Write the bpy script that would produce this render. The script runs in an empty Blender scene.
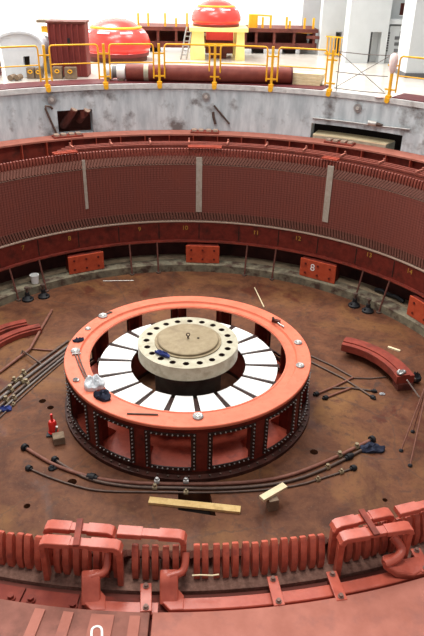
import bpy, bmesh, math, random
from mathutils import Vector, Matrix
from mathutils.geometry import tessellate_polygon
random.seed(7)
scene = bpy.context.scene
COL = scene.collection
PI = math.pi
R_ = math.radians

# ------------------------------------------------------------------ camera
F, PIT, YAW, ROLL = 640.947, 0.500444, 0.0471516, 0.0204702
CAM = Vector((0.0, -9.75175, 7.05389))
_fw = Vector((math.sin(YAW)*math.cos(PIT), math.cos(YAW)*math.cos(PIT), -math.sin(PIT)))
_r = Vector((math.cos(YAW), -math.sin(YAW), 0)); _u = _r.cross(_fw)
_cx = _r*math.cos(ROLL) + _u*math.sin(ROLL)
_cy = _u*math.cos(ROLL) - _r*math.sin(ROLL)
cd = bpy.data.cameras.new('camera'); cam = bpy.data.objects.new('camera', cd); COL.objects.link(cam)
cd.sensor_fit = 'VERTICAL'; cd.sensor_height = 36.0; cd.lens = F/636*36; cd.clip_end = 200
m3 = Matrix((_cx, _cy, -_fw)).transposed()
cam.matrix_world = Matrix.Translation(CAM) @ m3.to_4x4()
scene.camera = cam

# ------------------------------------------------------------------ light
w = bpy.data.worlds.new('hall_daylight'); scene.world = w; w.use_nodes = True
bg = w.node_tree.nodes['Background']; bg.inputs[0].default_value = (0.93, 0.96, 1.0, 1); bg.inputs[1].default_value = 0.46
def area(name, loc, size, power, target, col=(1, .98, .95)):
    l = bpy.data.lights.new(name, 'AREA'); l.shape = 'RECTANGLE'; l.size, l.size_y = size
    l.energy = power; l.color = col
    o = bpy.data.objects.new(name, l); COL.objects.link(o); o.location = loc
    o.rotation_euler = (Vector(target)-Vector(loc)).to_track_quat('-Z', 'Y').to_euler()
    return o
area('unseen_overhead_light', (-3.0, 4.0, 17), (9, 3), 1950, (-1, 1, 0), (1, .97, .92))
area('unseen_overhead_light', (5.5, 11.0, 17), (9, 3), 1600, (3, 10, 4))  # unseen; set over the hall to brighten it against the pit
area('unseen_overhead_light', (-6.0, 15.0, 17), (9, 3), 4200, (-5, 17, 4))  # unseen; added to wash the back of the hall white
area('unseen_overhead_light', (0.5, -5.0, 16), (4, 3), 950, (0, -4, 2))  # unseen light over the near side, for the winding bars' upper faces
vs = scene.view_settings
vs.view_transform = 'Standard'; vs.look = 'None'; vs.gamma = 1; vs.use_curve_mapping = False; vs.exposure = 0.0

# ------------------------------------------------------------------ pixel -> place
def ray(px, py):
    return _fw + _cx*((px-212)/F) + _cy*(-(py-318)/F)
def P(px, py, z=0.0):                       # on a level at height z
    d = ray(px, py); return CAM + d*((z-CAM.z)/d.z)
def PC(px, py, R):                          # on the far side of a drum of radius R
    d = ray(px, py); A = d.x*d.x+d.y*d.y; B = CAM.y*d.y; C = CAM.y**2-R*R
    return CAM + d*((-B+math.sqrt(max(B*B-A*C, 0)))/A)
def PY(px, py, Y):                          # on an upright plane y = Y
    d = ray(px, py); return CAM + d*((Y-CAM.y)/d.y)
def ang(v): return math.atan2(v[0], v[1])   # 0 = far side, pi = near side
def pol(R, a, z=0.0): return Vector((R*math.sin(a), R*math.cos(a), z))

# ------------------------------------------------------------------ materials
def mat(name, c1, c2=None, scale=6.0, rough=.55, metal=0.0, bump=0.0, detail=6, c3=None, scale3=1.2, t3=(.55, .7), spec=.18, bscale=None):
    m = bpy.data.materials.new(name); m.use_nodes = True; nt = m.node_tree; N = nt.nodes; L = nt.links
    b = N['Principled BSDF']; b.inputs['Roughness'].default_value = rough; b.inputs['Metallic'].default_value = metal
    b.inputs['Specular IOR Level'].default_value = spec
    tc = N.new('ShaderNodeTexCoord'); geo = N.new('ShaderNodeNewGeometry')
    def noise(s, d=6):
        n = N.new('ShaderNodeTexNoise'); n.inputs['Scale'].default_value = s; n.inputs['Detail'].default_value = d
        n.inputs['Roughness'].default_value = .62; L.new(geo.outputs['Position'], n.inputs['Vector']); return n
    col = None
    if c2 is None: b.inputs['Base Color'].default_value = (*c1, 1)
    else:
        n = noise(scale, detail); r = N.new('ShaderNodeValToRGB')
        r.color_ramp.elements[0].position = .35; r.color_ramp.elements[1].position = .66
        r.color_ramp.elements[0].color = (*c1, 1); r.color_ramp.elements[1].color = (*c2, 1)
        L.new(n.outputs['Fac'], r.inputs[0]); col = r.outputs[0]
        if c3 is not None:
            n3 = noise(scale3, 8); r3 = N.new('ShaderNodeValToRGB')
            r3.color_ramp.elements[0].position = t3[0]; r3.color_ramp.elements[1].position = t3[1]
            mx = N.new('ShaderNodeMix'); mx.data_type = 'RGBA'
            L.new(n3.outputs['Fac'], r3.inputs[0]); L.new(r3.outputs[0], mx.inputs['Factor'])
            L.new(col, mx.inputs['A']); mx.inputs['B'].default_value = (*c3, 1); col = mx.outputs['Result']
        L.new(col, b.inputs['Base Color'])
    if bump:
        n = noise(bscale or scale*3); bp = N.new('ShaderNodeBump'); bp.inputs['Strength'].default_value = bump; bp.inputs['Distance'].default_value = .02
        L.new(n.outputs['Fac'], bp.inputs['Height']); L.new(bp.outputs[0], b.inputs['Normal'])
    m['col'] = name
    return m
M = {}
M['concrete'] = mat('concrete_pit', (.40, .41, .415), (.58, .59, .59), 3.5, .85, bump=.35, c3=(.20, .17, .15), scale3=1.6, t3=(.54, .76))
def streaked(name, ca, cb, cs):
    m = mat(name, ca, cb, 2.2, .85, bump=.3, c3=cs, scale3=1.7, t3=(.54, .70), bscale=12); nt = m.node_tree
    g = [n for n in nt.nodes if n.type == 'NEW_GEOMETRY'][0]; mp = nt.nodes.new('ShaderNodeVectorMath'); mp.operation = 'MULTIPLY'; mp.inputs[1].default_value = (2.2, 2.2, .55)
    nt.links.new(g.outputs['Position'], mp.inputs[0])
    for n in nt.nodes:
        if n.type == 'TEX_NOISE' and abs(n.inputs['Scale'].default_value-2.2) < .01: nt.links.new(mp.outputs[0], n.inputs['Vector'])
    return m
M['concrete_wall'] = streaked('streaked_pit_concrete', (.40, .45, .475), (.62, .67, .69), (.17, .155, .15))
M['concrete_lip'] = mat('concrete_lip', (.52, .51, .50), (.66, .65, .63), 6, .85, bump=.3, c3=(.22, .18, .16), scale3=2.5, t3=(.56, .74))
M['curb'] = mat('curb_concrete', (.14, .125, .09), (.25, .215, .145), 5, .8, bump=.3, c3=(.07, .04, .03), scale3=3.5, t3=(.46, .62))
M['ledge'] = mat('ledge_concrete', (.30, .22, .14), (.42, .32, .21), 3, .85, bump=.3, c3=(.08, .05, .04), scale3=2, t3=(.5, .7))
M['hallfloor'] = mat('terrazzo', (.60, .55, .48), (.68, .63, .56), 2, .14, spec=.6)
M['maroon'] = mat('maroon_paint', (.09, .018, .022), (.125, .028, .03), 4, .5, bump=.1)
M['white_wall'] = mat('white_plaster', (.80, .81, .80), (.88, .88, .87), .8, .8)
M['wall_paint'] = mat('white_paint_dimmed', (.56, .58, .585), (.62, .64, .645), 1.2, .8)  # wall white greyed to paint in the dimmer right of the hall
M['grey_wall'] = mat('grey_plaster', (.40, .42, .42), (.47, .48, .48), .8, .8)
M['door_dark'] = mat('dark_opening', (.11, .11, .115), (.16, .16, .16), 2, .7)
M['core'] = None
M['red_paint'] = mat('red_primer', (.36, .062, .036), (.44, .085, .05), 9, .45, bump=.08, c3=(.20, .04, .03), scale3=6, t3=(.52, .75))
M['red_dark'] = mat('shade_darkened_red_primer', (.115, .017, .012), (.17, .027, .018), 7, .5, bump=.12, c3=(.055, .014, .011), scale3=4, t3=(.5, .72))  # darkened to paint shade on upright faces such as the bracket ring's fascia
M['red_old'] = mat('old_red_primer', (.20, .035, .024), (.28, .055, .035), 5, .6, bump=.15, c3=(.09, .03, .022), scale3=3, t3=(.48, .7))
M['ring_orange'] = mat('salmon_primer', (.64, .155, .088), (.70, .19, .11), 4, .42, bump=.05, c3=(.55, .115, .06), scale3=9, t3=(.55, .8))
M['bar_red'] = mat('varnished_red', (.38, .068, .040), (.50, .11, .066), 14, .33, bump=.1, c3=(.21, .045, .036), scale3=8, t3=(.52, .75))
M['jumper_red'] = mat('glossy_salmon', (.43, .082, .050), (.51, .112, .070), 10, .30, bump=.06, c3=(.31, .06, .04), scale3=9, t3=(.56, .8), spec=.35)
M['plate_pink'] = mat('dusty_salmon_plate', (.35, .118, .082), (.43, .155, .112), 4, .6, bump=.1, c3=(.26, .10, .08), scale3=5, t3=(.52, .78))
M['plate_dirty'] = mat('grimy_plate', (.21, .078, .056), (.30, .115, .085), 5, .65, bump=.12, c3=(.15, .06, .045), scale3=6, t3=(.48, .75))
M['brown_ring'] = mat('bandage_brown', (.17, .085, .062), (.26, .14, .105), 40, .8, bump=.5, c3=(.10, .05, .038), scale3=12, t3=(.5, .7))
M['frame_shade_black'] = mat('black_frame_and_shade', (.025, .012, .010), (.045, .02, .016), 9, .5)  # black of the window frames, also painted as shade in holes and gaps
M['base_black'] = mat('brown_black_base', (.05, .018, .014), (.085, .03, .022), 7, .5, c3=(.03, .013, .01), scale3=4, t3=(.45, .7))  # brown-black colour of the base ring
M['bolt_brown'] = mat('dull_bolt', (.16, .085, .065), (.26, .15, .12), 20, .5)
M['sole_red'] = mat('orange_red_sole', (.42, .062, .026), (.50, .085, .038), 8, .5, c3=(.25, .04, .022), scale3=5, t3=(.52, .75))
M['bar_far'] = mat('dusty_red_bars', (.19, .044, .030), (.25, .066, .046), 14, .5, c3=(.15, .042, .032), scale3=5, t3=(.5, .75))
M['brown_dark'] = mat('dark_brown_winding', (.11, .040, .028), (.16, .062, .045), 30, .7, bump=.2)
M['pale_line'] = mat('pale_insulation', (.34, .23, .175), (.43, .31, .24), 20, .7)
M['strip'] = mat('pale_strip', (.36, .30, .24), (.45, .39, .33), 14, .8)
M['white_panel'] = mat('white_board', (.90, .89, .86), (.94, .93, .90), 4, .6)
M['hub'] = mat('machined_steel', (.38, .35, .26), (.47, .44, .34), 6, .45, metal=.25, c3=(.26, .22, .15), scale3=5, t3=(.5, .75))
M['hub_disc'] = mat('tan_steel_disc', (.24, .185, .11), (.30, .24, .15), 7, .5, metal=.2, c3=(.19, .14, .09), scale3=3, t3=(.5, .75))
M['hub_dark'] = mat('oily_steel', (.10, .09, .075), (.16, .14, .115), 5, .5, metal=.3)
M['black'] = mat('black_rubber', (.012, .012, .014), (.025, .025, .027), 9, .5)
M['dark'] = mat('dark_void', (.02, .014, .012), (.03, .02, .016), 6, .9)
M['steel'] = mat('grey_steel', (.30, .29, .28), (.42, .41, .40), 14, .4, metal=.5)
M['steel_dark'] = mat('dark_rod_steel', (.09, .065, .055), (.15, .10, .08), 14, .5, metal=.35)
M['steel_mid'] = mat('worn_pipe_steel', (.13, .11, .10), (.20, .17, .155), 14, .5, metal=.3)
M['rod_pink'] = mat('primed_rod', (.17, .07, .05), (.24, .105, .075), 10, .5)
M['prop_rust'] = mat('rusty_prop', (.10, .035, .026), (.16, .06, .045), 10, .6)
M['zinc'] = mat('zinc', (.55, .52, .48), (.68, .65, .60), 20, .35, metal=.4)
M['yellow'] = mat('yellow_paint', (.80, .40, .02), (.88, .46, .035), 6, .4)
M['yellow_pale'] = mat('pale_yellow_paint', (.86, .70, .24), (.90, .75, .30), 6, .45)
M['hallred'] = mat('bright_red_paint', (.72, .045, .035), (.80, .06, .045), 3, .25, spec=.6)
M['rust'] = mat('brown_red_steel', (.12, .035, .026), (.17, .05, .038), 5, .6, c3=(.06, .022, .018), scale3=2, t3=(.5, .7))
M['cab_red'] = mat('cabinet_red', (.16, .03, .028), (.21, .042, .036), 4, .55)
M['pipe_red'] = mat('pipe_red', (.17, .038, .028), (.22, .055, .04), 5, .5)
M['hood'] = mat('pale_hood', (.56, .58, .61), (.64, .66, .69), 3, .6)
M['wood'] = mat('raw_wood', (.62, .42, .17), (.74, .54, .25), 11, .7, bump=.15, c3=(.42, .27, .11), scale3=8, t3=(.55, .8))
M['wood_pale'] = mat('pale_wood', (.70, .58, .36), (.80, .68, .45), 9, .7)
M['wood_old'] = mat('old_wood', (.17, .12, .08), (.25, .18, .125), 9, .8, bump=.3)
M['white'] = mat('white_plastic', (.78, .78, .76), (.84, .84, .82), 8, .5)
M['cloth_white'] = mat('white_rag', (.42, .44, .46), (.70, .72, .74), 12, .9, bump=.5)
M['cloth_dark'] = mat('navy_rag', (.015, .018, .035), (.035, .04, .065), 14, .9, bump=.5)
M['blue'] = mat('blue_rag', (.02, .03, .13), (.04, .055, .20), 12, .8, bump=.4)
M['red_jack'] = mat('red_jack_paint', (.62, .02, .02), (.72, .04, .03), 9, .35)
M['yellow_mark'] = mat('yellow_mark', (.36, .19, .03), (.46, .25, .05), 30, .7)
M['white_mark'] = mat('white_mark', (.82, .80, .76), (.88, .86, .82), 30, .7)
M['pink_cloth'] = mat('pink_white_tape', (.85, .62, .58), (.92, .80, .76), 25, .8, bump=.3)

def core_material():
    m = bpy.data.materials.new('laminated_core'); m.use_nodes = True; nt = m.node_tree; N = nt.nodes; L = nt.links
    b = N['Principled BSDF']; b.inputs['Roughness'].default_value = .7; b.inputs['Specular IOR Level'].default_value = .15
    g = N.new('ShaderNodeNewGeometry'); s = N.new('ShaderNodeSeparateXYZ'); L.new(g.outputs['Position'], s.inputs[0])
    mu = N.new('ShaderNodeMath'); mu.operation = 'MULTIPLY'; mu.inputs[1].default_value = 2*PI/.0565; L.new(s.outputs['Z'], mu.inputs[0])
    sn = N.new('ShaderNodeMath'); sn.operation = 'SINE'; L.new(mu.outputs[0], sn.inputs[0])
    r = N.new('ShaderNodeValToRGB'); L.new(sn.outputs[0], r.inputs[0])
    r.color_ramp.elements[0].position = .0; r.color_ramp.elements[0].color = (.165, .048, .036, 1)
    r.color_ramp.elements[1].position = .9; r.color_ramp.elements[1].color = (.23, .072, .055, 1)
    n = N.new('ShaderNodeTexNoise'); n.inputs['Scale'].default_value = 2.2; n.inputs['Detail'].default_value = 7; L.new(g.outputs['Position'], n.inputs['Vector'])
    r2 = N.new('ShaderNodeValToRGB'); L.new(n.outputs['Fac'], r2.inputs[0]); r2.color_ramp.elements[0].position = .45; r2.color_ramp.elements[1].position = .75
    mx = N.new('ShaderNodeMix'); mx.data_type = 'RGBA'; L.new(r2.outputs[0], mx.inputs['Factor']); L.new(r.outputs[0], mx.inputs['A']); mx.inputs['B'].default_value = (.20, .056, .040, 1)
    L.new(mx.outputs['Result'], b.inputs['Base Color'])
    return m
M['core'] = core_material()

def floor_material():
    m = bpy.data.materials.new('stained_pit_floor'); m.use_nodes = True; nt = m.node_tree; N = nt.nodes; L = nt.links
    b = N['Principled BSDF']; b.inputs['Specular IOR Level'].default_value = .15; g = N.new('ShaderNodeNewGeometry')
    def noise(s, d=8, dist=0.0, r=.62):
        n = N.new('ShaderNodeTexNoise'); n.inputs['Scale'].default_value = s; n.inputs['Detail'].default_value = d
        n.inputs['Roughness'].default_value = r; n.inputs['Distortion'].default_value = dist
        L.new(g.outputs['Position'], n.inputs['Vector']); return n
    def ramp(src, p0, p1, c0=(0, 0, 0), c1=(1, 1, 1)):
        r = N.new('ShaderNodeValToRGB'); r.color_ramp.elements[0].position = p0; r.color_ramp.elements[1].position = p1
        r.color_ramp.elements[0].color = (*c0, 1); r.color_ramp.elements[1].color = (*c1, 1); L.new(src, r.inputs[0]); return r.outputs[0]
    def mix(f, a, bcol):
        x = N.new('ShaderNodeMix'); x.data_type = 'RGBA'; L.new(f, x.inputs['Factor']); L.new(a, x.inputs['A']); x.inputs['B'].default_value = (*bcol, 1); return x.outputs['Result']
    base = ramp(noise(1.6, 10, .5, .72).outputs['Fac'], .36, .66, (.074, .027, .015), (.175, .070, .034))
    c = mix(ramp(noise(.55, 6, .6).outputs['Fac'], .50, .68), base, (.21, .096, .036))
    c = mix(ramp(noise(.7, 5, .8).outputs['Fac'], .60, .66), c, (.095, .030, .018))
    c = mix(ramp(noise(3.4, 8, .5, .7).outputs['Fac'], .56, .70), c, (.075, .038, .027))
    c = mix(ramp(noise(7.5, 8, .3, .75).outputs['Fac'], .53, .70, (0, 0, 0), (.75, .75, .75)), c, (.06, .028, .018))
    c = mix(ramp(noise(22, 4).outputs['Fac'], .62, .80), c, (.20, .115, .07))
    vo = N.new('ShaderNodeTexVoronoi'); vo.feature = 'DISTANCE_TO_EDGE'; vo.inputs['Scale'].default_value = .42
    nz = noise(2.5, 6); vm = N.new('ShaderNodeVectorMath'); vm.operation = 'MULTIPLY_ADD'; vm.inputs[1].default_value = (.35, .35, 0)
    L.new(nz.outputs['Color'], vm.inputs[0]); L.new(g.outputs['Position'], vm.inputs[2]); L.new(vm.outputs[0], vo.inputs['Vector'])
    c = mix(ramp(vo.outputs['Distance'], .002, .007, (.55, .55, .55), (0, 0, 0)), c, (.075, .042, .03))
    L.new(c, b.inputs['Base Color'])
    ro = ramp(noise(.7, 5, .8).outputs['Fac'], .55, .66, (.62, .62, .62), (.34, .34, .34)); L.new(ro, b.inputs['Roughness'])
    bp = N.new('ShaderNodeBump'); bp.inputs['Strength'].default_value = .25; bp.inputs['Distance'].default_value = .02
    L.new(noise(9, 8).outputs['Fac'], bp.inputs['Height']); L.new(bp.outputs[0], b.inputs['Normal'])
    return m
M['floor'] = floor_material()

# ------------------------------------------------------------------ mesh builder
class MB:
    def __init__(s): s.v = []; s.f = []
    def add(s, vs_, fs): k = len(s.v); s.v += [Vector(q) for q in vs_]; s.f += [[i+k for i in f] for f in fs]; return s
    def box(s, c, size, rz=0.0, axes=None):
        c = Vector(c); hx, hy, hz = (q/2 for q in size)
        if axes is None: ax = Vector((math.cos(rz), math.sin(rz), 0)); ay = Vector((-math.sin(rz), math.cos(rz), 0)); az = Vector((0, 0, 1))
        else: ax, ay, az = axes
        vv = [c+ax*hx*i+ay*hy*j+az*hz*k for k in (-1, 1) for j in (-1, 1) for i in (-1, 1)]
        return s.add(vv, [(0, 2, 3, 1), (4, 5, 7, 6), (0, 1, 5, 4), (2, 6, 7, 3), (0, 4, 6, 2), (1, 3, 7, 5)])
    def beam(s, a, b, wd, h, up=(0, 0, 1)):
        a, b = Vector(a), Vector(b); t = (b-a); l = t.length; t.normalize(); up = Vector(up)
        if abs(t.dot(up)) > .99: up = Vector((0, 1, 0))
        sd = t.cross(up).normalized(); u2 = sd.cross(t).normalized()
        return s.box((a+b)/2, (l, wd, h), axes=(t, sd, u2))
    def sweep(s, pts, sec, up=(0, 0, 1), closed_sec=True, caps=True):
        pts = [Vector(q) for q in pts]; n = len(pts); k = len(sec); up = Vector(up)
        tn = []
        for i in range(n):
            a = (pts[i]-pts[i-1]).normalized() if i else None
            b = (pts[i+1]-pts[i]).normalized() if i < n-1 else None
            tn.append(((a or b)+(b or a)).normalized())
        t0 = tn[0]
        if abs(t0.dot(up)) > .98: up = Vector((1, 0, 0)) if abs(t0.x) < .9 else Vector((0, 1, 0))
        u = (up - t0*up.dot(t0)).normalized(); rings = []
        for i in range(n):
            u = (u - tn[i]*u.dot(tn[i])).normalized(); sd = tn[i].cross(u)
            rings += [pts[i]+sd*p+u*q for p, q in sec]
        fs = [(i*k+j, i*k+(j+1) % k, (i+1)*k+(j+1) % k, (i+1)*k+j) for i in range(n-1) for j in range(k)]
        if caps: fs += [list(range(k))[::-1], [(n-1)*k+j for j in range(k)]]
        return s.add(rings, fs)
    def tube(s, pts, r, n=8): return s.sweep(pts, [(r*math.cos(2*PI*i/n), r*math.sin(2*PI*i/n)) for i in range(n)])
    def lathe(s, prof, n=32, c=(0, 0, 0), a0=0.0, a1=None, loop=False):
        full = a1 is None; a1 = a0+2*PI if full else a1; c = Vector(c)
        na = n if full else n+1; k = len(prof); vv = []
        for i in range(na):
            a = a0+(a1-a0)*i/n; sa, ca = math.sin(a), math.cos(a)
            vv += [c+Vector((r*sa, r*ca, z)) for r, z in prof]
        fs = []; kk = k if loop else k-1
        for i in range(n):
            i2 = (i+1) % na
            for j in range(kk): fs.append((i*k+j, i*k+(j+1) % k, i2*k+(j+1) % k, i2*k+j))
        if loop and not full: fs += [list(range(k))[::-1], [n*k+j for j in range(k)]]
        return s.add(vv, fs)
    def ring(s, r0, r1, z0, z1, n=64, a0=0.0, a1=None, c=(0, 0, 0)):
        return s.lathe([(r0, z0), (r1, z0), (r1, z1), (r0, z1)], n, c, a0, a1, loop=True)
    def cyl(s, a, b, r, n=16, r2=None):
        a, b = Vector(a), Vector(b); t = (b-a).normalized(); u = t.orthogonal().normalized(); sd = t.cross(u); r2 = r if r2 is None else r2
        vv = [a+(u*math.cos(2*PI*i/n)+sd*math.sin(2*PI*i/n))*r for i in range(n)]+[b+(u*math.cos(2*PI*i/n)+sd*math.sin(2*PI*i/n))*r2 for i in range(n)]
        return s.add(vv, [(i, (i+1) % n, n+(i+1) % n, n+i) for i in range(n)]+[list(range(n))[::-1], list(range(n, 2*n))])
    def hexa(s, c, d, r, h): c = Vector(c); d = Vector(d).normalized(); return s.cyl(c, c+d*h, r, 6)
    def slab(s, loops, z0, z1):             # outline + holes, between two heights
        fl = [Vector((x, y, 0)) for lp in loops for x, y in lp]
        tr = tessellate_polygon([[Vector((x, y, 0)) for x, y in lp] for lp in loops]); n = len(fl)
        vv = [Vector((q.x, q.y, z1)) for q in fl]+[Vector((q.x, q.y, z0)) for q in fl]
        fs = [list(t) for t in tr]+[[i+n for i in t][::-1] for t in tr]; k = 0
        for lp in loops:
            m = len(lp); fs += [(k+i, k+(i+1) % m, n+k+(i+1) % m, n+k+i) for i in range(m)]; k += m
        return s.add(vv, fs)
    def prism(s, pts, dirv):                # convex/concave outline pushed along dirv
        pts = [Vector(q) for q in pts]; n = len(pts); dv = Vector(dirv)
        return s.add(pts+[q+dv for q in pts], [list(range(n))[::-1], list(range(n, 2*n))]+[(i, (i+1) % n, n+(i+1) % n, n+i) for i in range(n)])
    def mesh(s, name, off=Vector((0, 0, 0))):
        me = bpy.data.meshes.new(name); me.from_pydata([tuple(q-off) for q in s.v], [], s.f)
        bm = bmesh.new(); bm.from_mesh(me); bmesh.ops.recalc_face_normals(bm, faces=bm.faces); bm.to_mesh(me); bm.free()
        return me
    def build(s, name, material, parent=None, smooth=0, loc=None, bevel=0.0):
        off = Vector((0, 0, 0))
        if parent is not None: off = WL[parent.name].copy()
        elif loc is not None: off = Vector(loc)
        me = s.mesh(name, off); me.materials.append(M[material] if isinstance(material, str) else material)
        if smooth: me.shade_smooth(); me.set_sharp_from_angle(angle=R_(smooth))
        o = bpy.data.objects.new(name, me); COL.objects.link(o)
        if parent is not None: o.parent = parent
        else: o.location = off
        WL[o.name] = off
        if bevel:
            b = o.modifiers.new('bevel', 'BEVEL'); b.width = bevel; b.segments = 2; b.limit_method = 'ANGLE'; b.angle_limit = R_(40)
        return o
WL = {}
def thing(name, label, cat, loc=(0, 0, 0), group=None):
    o = bpy.data.objects.new(name, None); COL.objects.link(o); o.location = loc; o.empty_display_size = .1
    WL[o.name] = Vector(loc); return tag(o, label, cat, group)
def tag(o, label, cat, group=None, kind=None):
    o['label'] = label; o['category'] = cat
    if group: o['group'] = group
    if kind: o['kind'] = kind
    return o
def struct(o): o['kind'] = 'structure'; return o
def text_part(txt, size, mat_, parent, origin, xax, yax, depth=.004, name='painted_number'):
    cu = bpy.data.curves.new('t', 'FONT'); cu.body = txt; cu.size = size; cu.align_x = 'CENTER'; cu.align_y = 'CENTER'; cu.extrude = depth/2
    to = bpy.data.objects.new('t', cu); COL.objects.link(to)
    dg = bpy.context.evaluated_depsgraph_get(); me = bpy.data.meshes.new_from_object(to.evaluated_get(dg))
    bpy.data.objects.remove(to); me.name = name
    x = Vector(xax).normalized(); z = x.cross(Vector(yax)).normalized(); y = z.cross(x)
    me.transform(Matrix.Translation(Vector(origin)-WL[parent.name]) @ Matrix((x, y, z)).transposed().to_4x4())
    me.materials.clear(); me.materials.append(M[mat_])
    o = bpy.data.objects.new(name, me); COL.objects.link(o); o.parent = parent; WL[o.name] = WL[parent.name]
    return o

# ================================================================== SETTING
ZH = 4.406; RW = 7.70
# ---- pit floor with its openings
hole = [P(178, 489), P(210, 493), P(216, 516), P(178, 510)]
loops = [[tuple(pol(5.74, 2*PI*i/128)[:2]) for i in range(128)], [(q.x, q.y) for q in hole]]
SH = [(42.5, 401, .065), (50.5, 407.5, .06), (72, 482, .075), (314, 452, .07), (27, 506, .05), (385, 500, .04)]
for px, py, r in SH:
    q = P(px, py); loops.append([(q.x+r*math.cos(2*PI*i/14), q.y+r*math.sin(2*PI*i/14)) for i in range(14)])
fl = struct(MB().slab(loops, -.35, 0).build('floor', 'floor'))
mb = MB(); mb.ring(0, 5.8, -.5, -.4, 64); mb.build('pit_bottom', 'dark', fl)
# ---- curb and ledge under the stator
cb = struct(MB().lathe([(5.70, -.3), (5.70, .19), (5.72, .205), (6.02, .215), (6.02, -.3)], 160, loop=True).build('trim_1', 'curb', smooth=30))
mb = MB(); mb.ring(6.02, 6.40, -.1, .2, 128); lg = struct(mb.build('floor_ledge', 'ledge'))
mb = MB(); mb.ring(7.25, 7.6, -.6, 2.6, 128); mb.ring(6.0, 7.3, -.7, -.6, 128); struct(mb.build('wall_lower', 'rust'))

# ---- concrete pit wall with niches (built from arcs so the niches are real)
def apx(px, py, R=RW): return ang(PC(px, py, R))
def zpx(px, py, R=RW): return PC(px, py, R).z
AEND = R_(128)
n1a, n1b = apx(58, 122), apx(93, 122); n1z0, n1z1 = zpx(75, 134), zpx(75, 110)
n2a, n2b = apx(311, 127), apx(402, 140); n2z1 = zpx(350, 127.5)
wp = MB(); TH = .9
wp.ring(RW, RW+.35, 2.55, ZH-.12, 60, -AEND, n1a)
wp.ring(RW, RW+.35, 2.55, n1z0, 6, n1a, n1b); wp.ring(RW, RW+.35, n1z1, ZH-.12, 6, n1a, n1b)
wp.ring(RW, RW+.35, 2.55, ZH-.12, 40, n1b, n2a)
wp.ring(RW, RW+.35, n2z1, ZH-.12, 14, n2a, n2b)
wp.ring(RW, RW+.35, 2.55, ZH-.12, 40, n2b, AEND)
wall = struct(wp.build('wall_pit', 'concrete_wall'))
MB().ring(RW-.035, RW+.35, ZH-.12, ZH, 180, -AEND, AEND).build('rim_lip', 'concrete_lip', wall)
mb = MB(); mb.ring(RW+.34, RW+.9, n1z0-.05, n1z1+.05, 6, n1a-.01, n1b+.01); nb = MB(); nb.ring(RW+.75, RW+.9, 2.5, n1z1+.1, 6, n1a-.02, n1b+.02)
nb.ring(RW+.3, RW+.8, n1z0-.2, n1z0-.02, 6, n1a-.02, n1b+.02); nb.build('niche_lining', 'rust', wall)
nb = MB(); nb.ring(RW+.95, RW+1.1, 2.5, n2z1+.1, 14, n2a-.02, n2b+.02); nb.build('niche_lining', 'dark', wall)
# ---- hall floor: a slab with the round pit and the bay the viewer stands over
ol = [(-22, -22), (22, -22), (22, 26), (-22, 26)]
pit = [tuple(pol(RW+.2, -AEND+2*AEND*i/120)[:2]) for i in range(121)]
e = pol(RW+.2, AEND); pit += [(e.x+1.0, -16), (-e.x-1.0, -16)]
struct(MB().slab([ol, pit], ZH-.3, ZH-.004).build('floor_hall', 'hallfloor'))
# bay walls
mb = MB()
for s in (-1, 1): mb.beam((s*(e.x+.15), e.y, 3.3), (s*(e.x+1.15), -16, 3.3), .3, 1.9)
mb.beam((-8, -16, 3.3), (8, -16, 3.3), .3, 1.9); struct(mb.build('wall_bay', 'concrete'))
struct(MB().slab([[(-7.6, -4.6), (7.6, -4.6), (7.8, -15.9), (-7.8, -15.9)], [tuple(pol(7.69, PI+R_(54)*(1-i/30.0*2))[:2]) for i in range(31)]] if False else [[tuple(pol(7.72, PI+R_(50)*(1-i/15.0))[:2]) for i in range(31)]+[(-7.0, -15.8), (7.0, -15.8)]], 2.5, 2.7).build('floor_bay', 'concrete'))
# ---- maroon border strips round the rim
a_g0, a_g1 = apx(322, 90), apx(391, 98)
struct(MB().ring(RW+.03, RW+.78, ZH-.02, ZH+.02, 90, -AEND, a_g0).build('trim_2', 'maroon'))
struct(MB().ring(RW+.03, RW+.78, ZH-.02, ZH+.02, 40, a_g1, AEND).build('trim_3', 'maroon'))
# ---- hall walls
WB = struct(MB().box((-4, 21, 9.5), (40, .4, 10.4)).build('wall_back', 'white_wall'))
struct(MB().box((-13.5, 7, 9.5), (.4, 28, 10.4)).build('wall_left', 'white_wall'))
def wallbox(name, px0, px1, py, Y, depth, material, zt=12.0, z0=ZH, d=0):
    a, b = PY(px0, py, Y), PY(px1, py, Y)
    return MB().box(((a.x+b.x)/2, Y+depth/2, (z0+zt)/2), (b.x-a.x, depth, zt-z0)).build(name, material)
# wall behind the yellow fence, with its doorway
Y1 = 14.3
def wx(px, py, Y): return PY(px, py, Y).x
x0, x1 = wx(319, 52, Y1), wx(352, 58, Y1); dx0, dx1 = wx(334.5, 48, Y1), wx(340.5, 48, Y1); dz = PY(337, 32, Y1).z
mb = MB(); mb.box(((x0+dx0)/2, Y1+.2, 8), (dx0-x0, .4, 8)); mb.box(((dx1+x1+.6)/2, Y1+.2, 8), (x1+.6-dx1, .4, 8)); mb.box(((dx0+dx1)/2, Y1+.2, (dz+12)/2), (dx1-dx0, .4, 12-dz))
struct(mb.build('wall_middle', 'wall_paint'))
d1 = struct(MB().box(((dx0+dx1)/2, Y1+.35, (ZH+dz)/2), (dx1-dx0, .06, dz-ZH)).build('door_1', 'door_dark'))
x2, x3 = wx(300, 50, 16.0), wx(321, 52, 16.0)
struct(MB().box(((x2+x3)/2, 16.3, 8), (x3-x2, .5, 8)).build('wall_pillar', 'wall_paint'))
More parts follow.
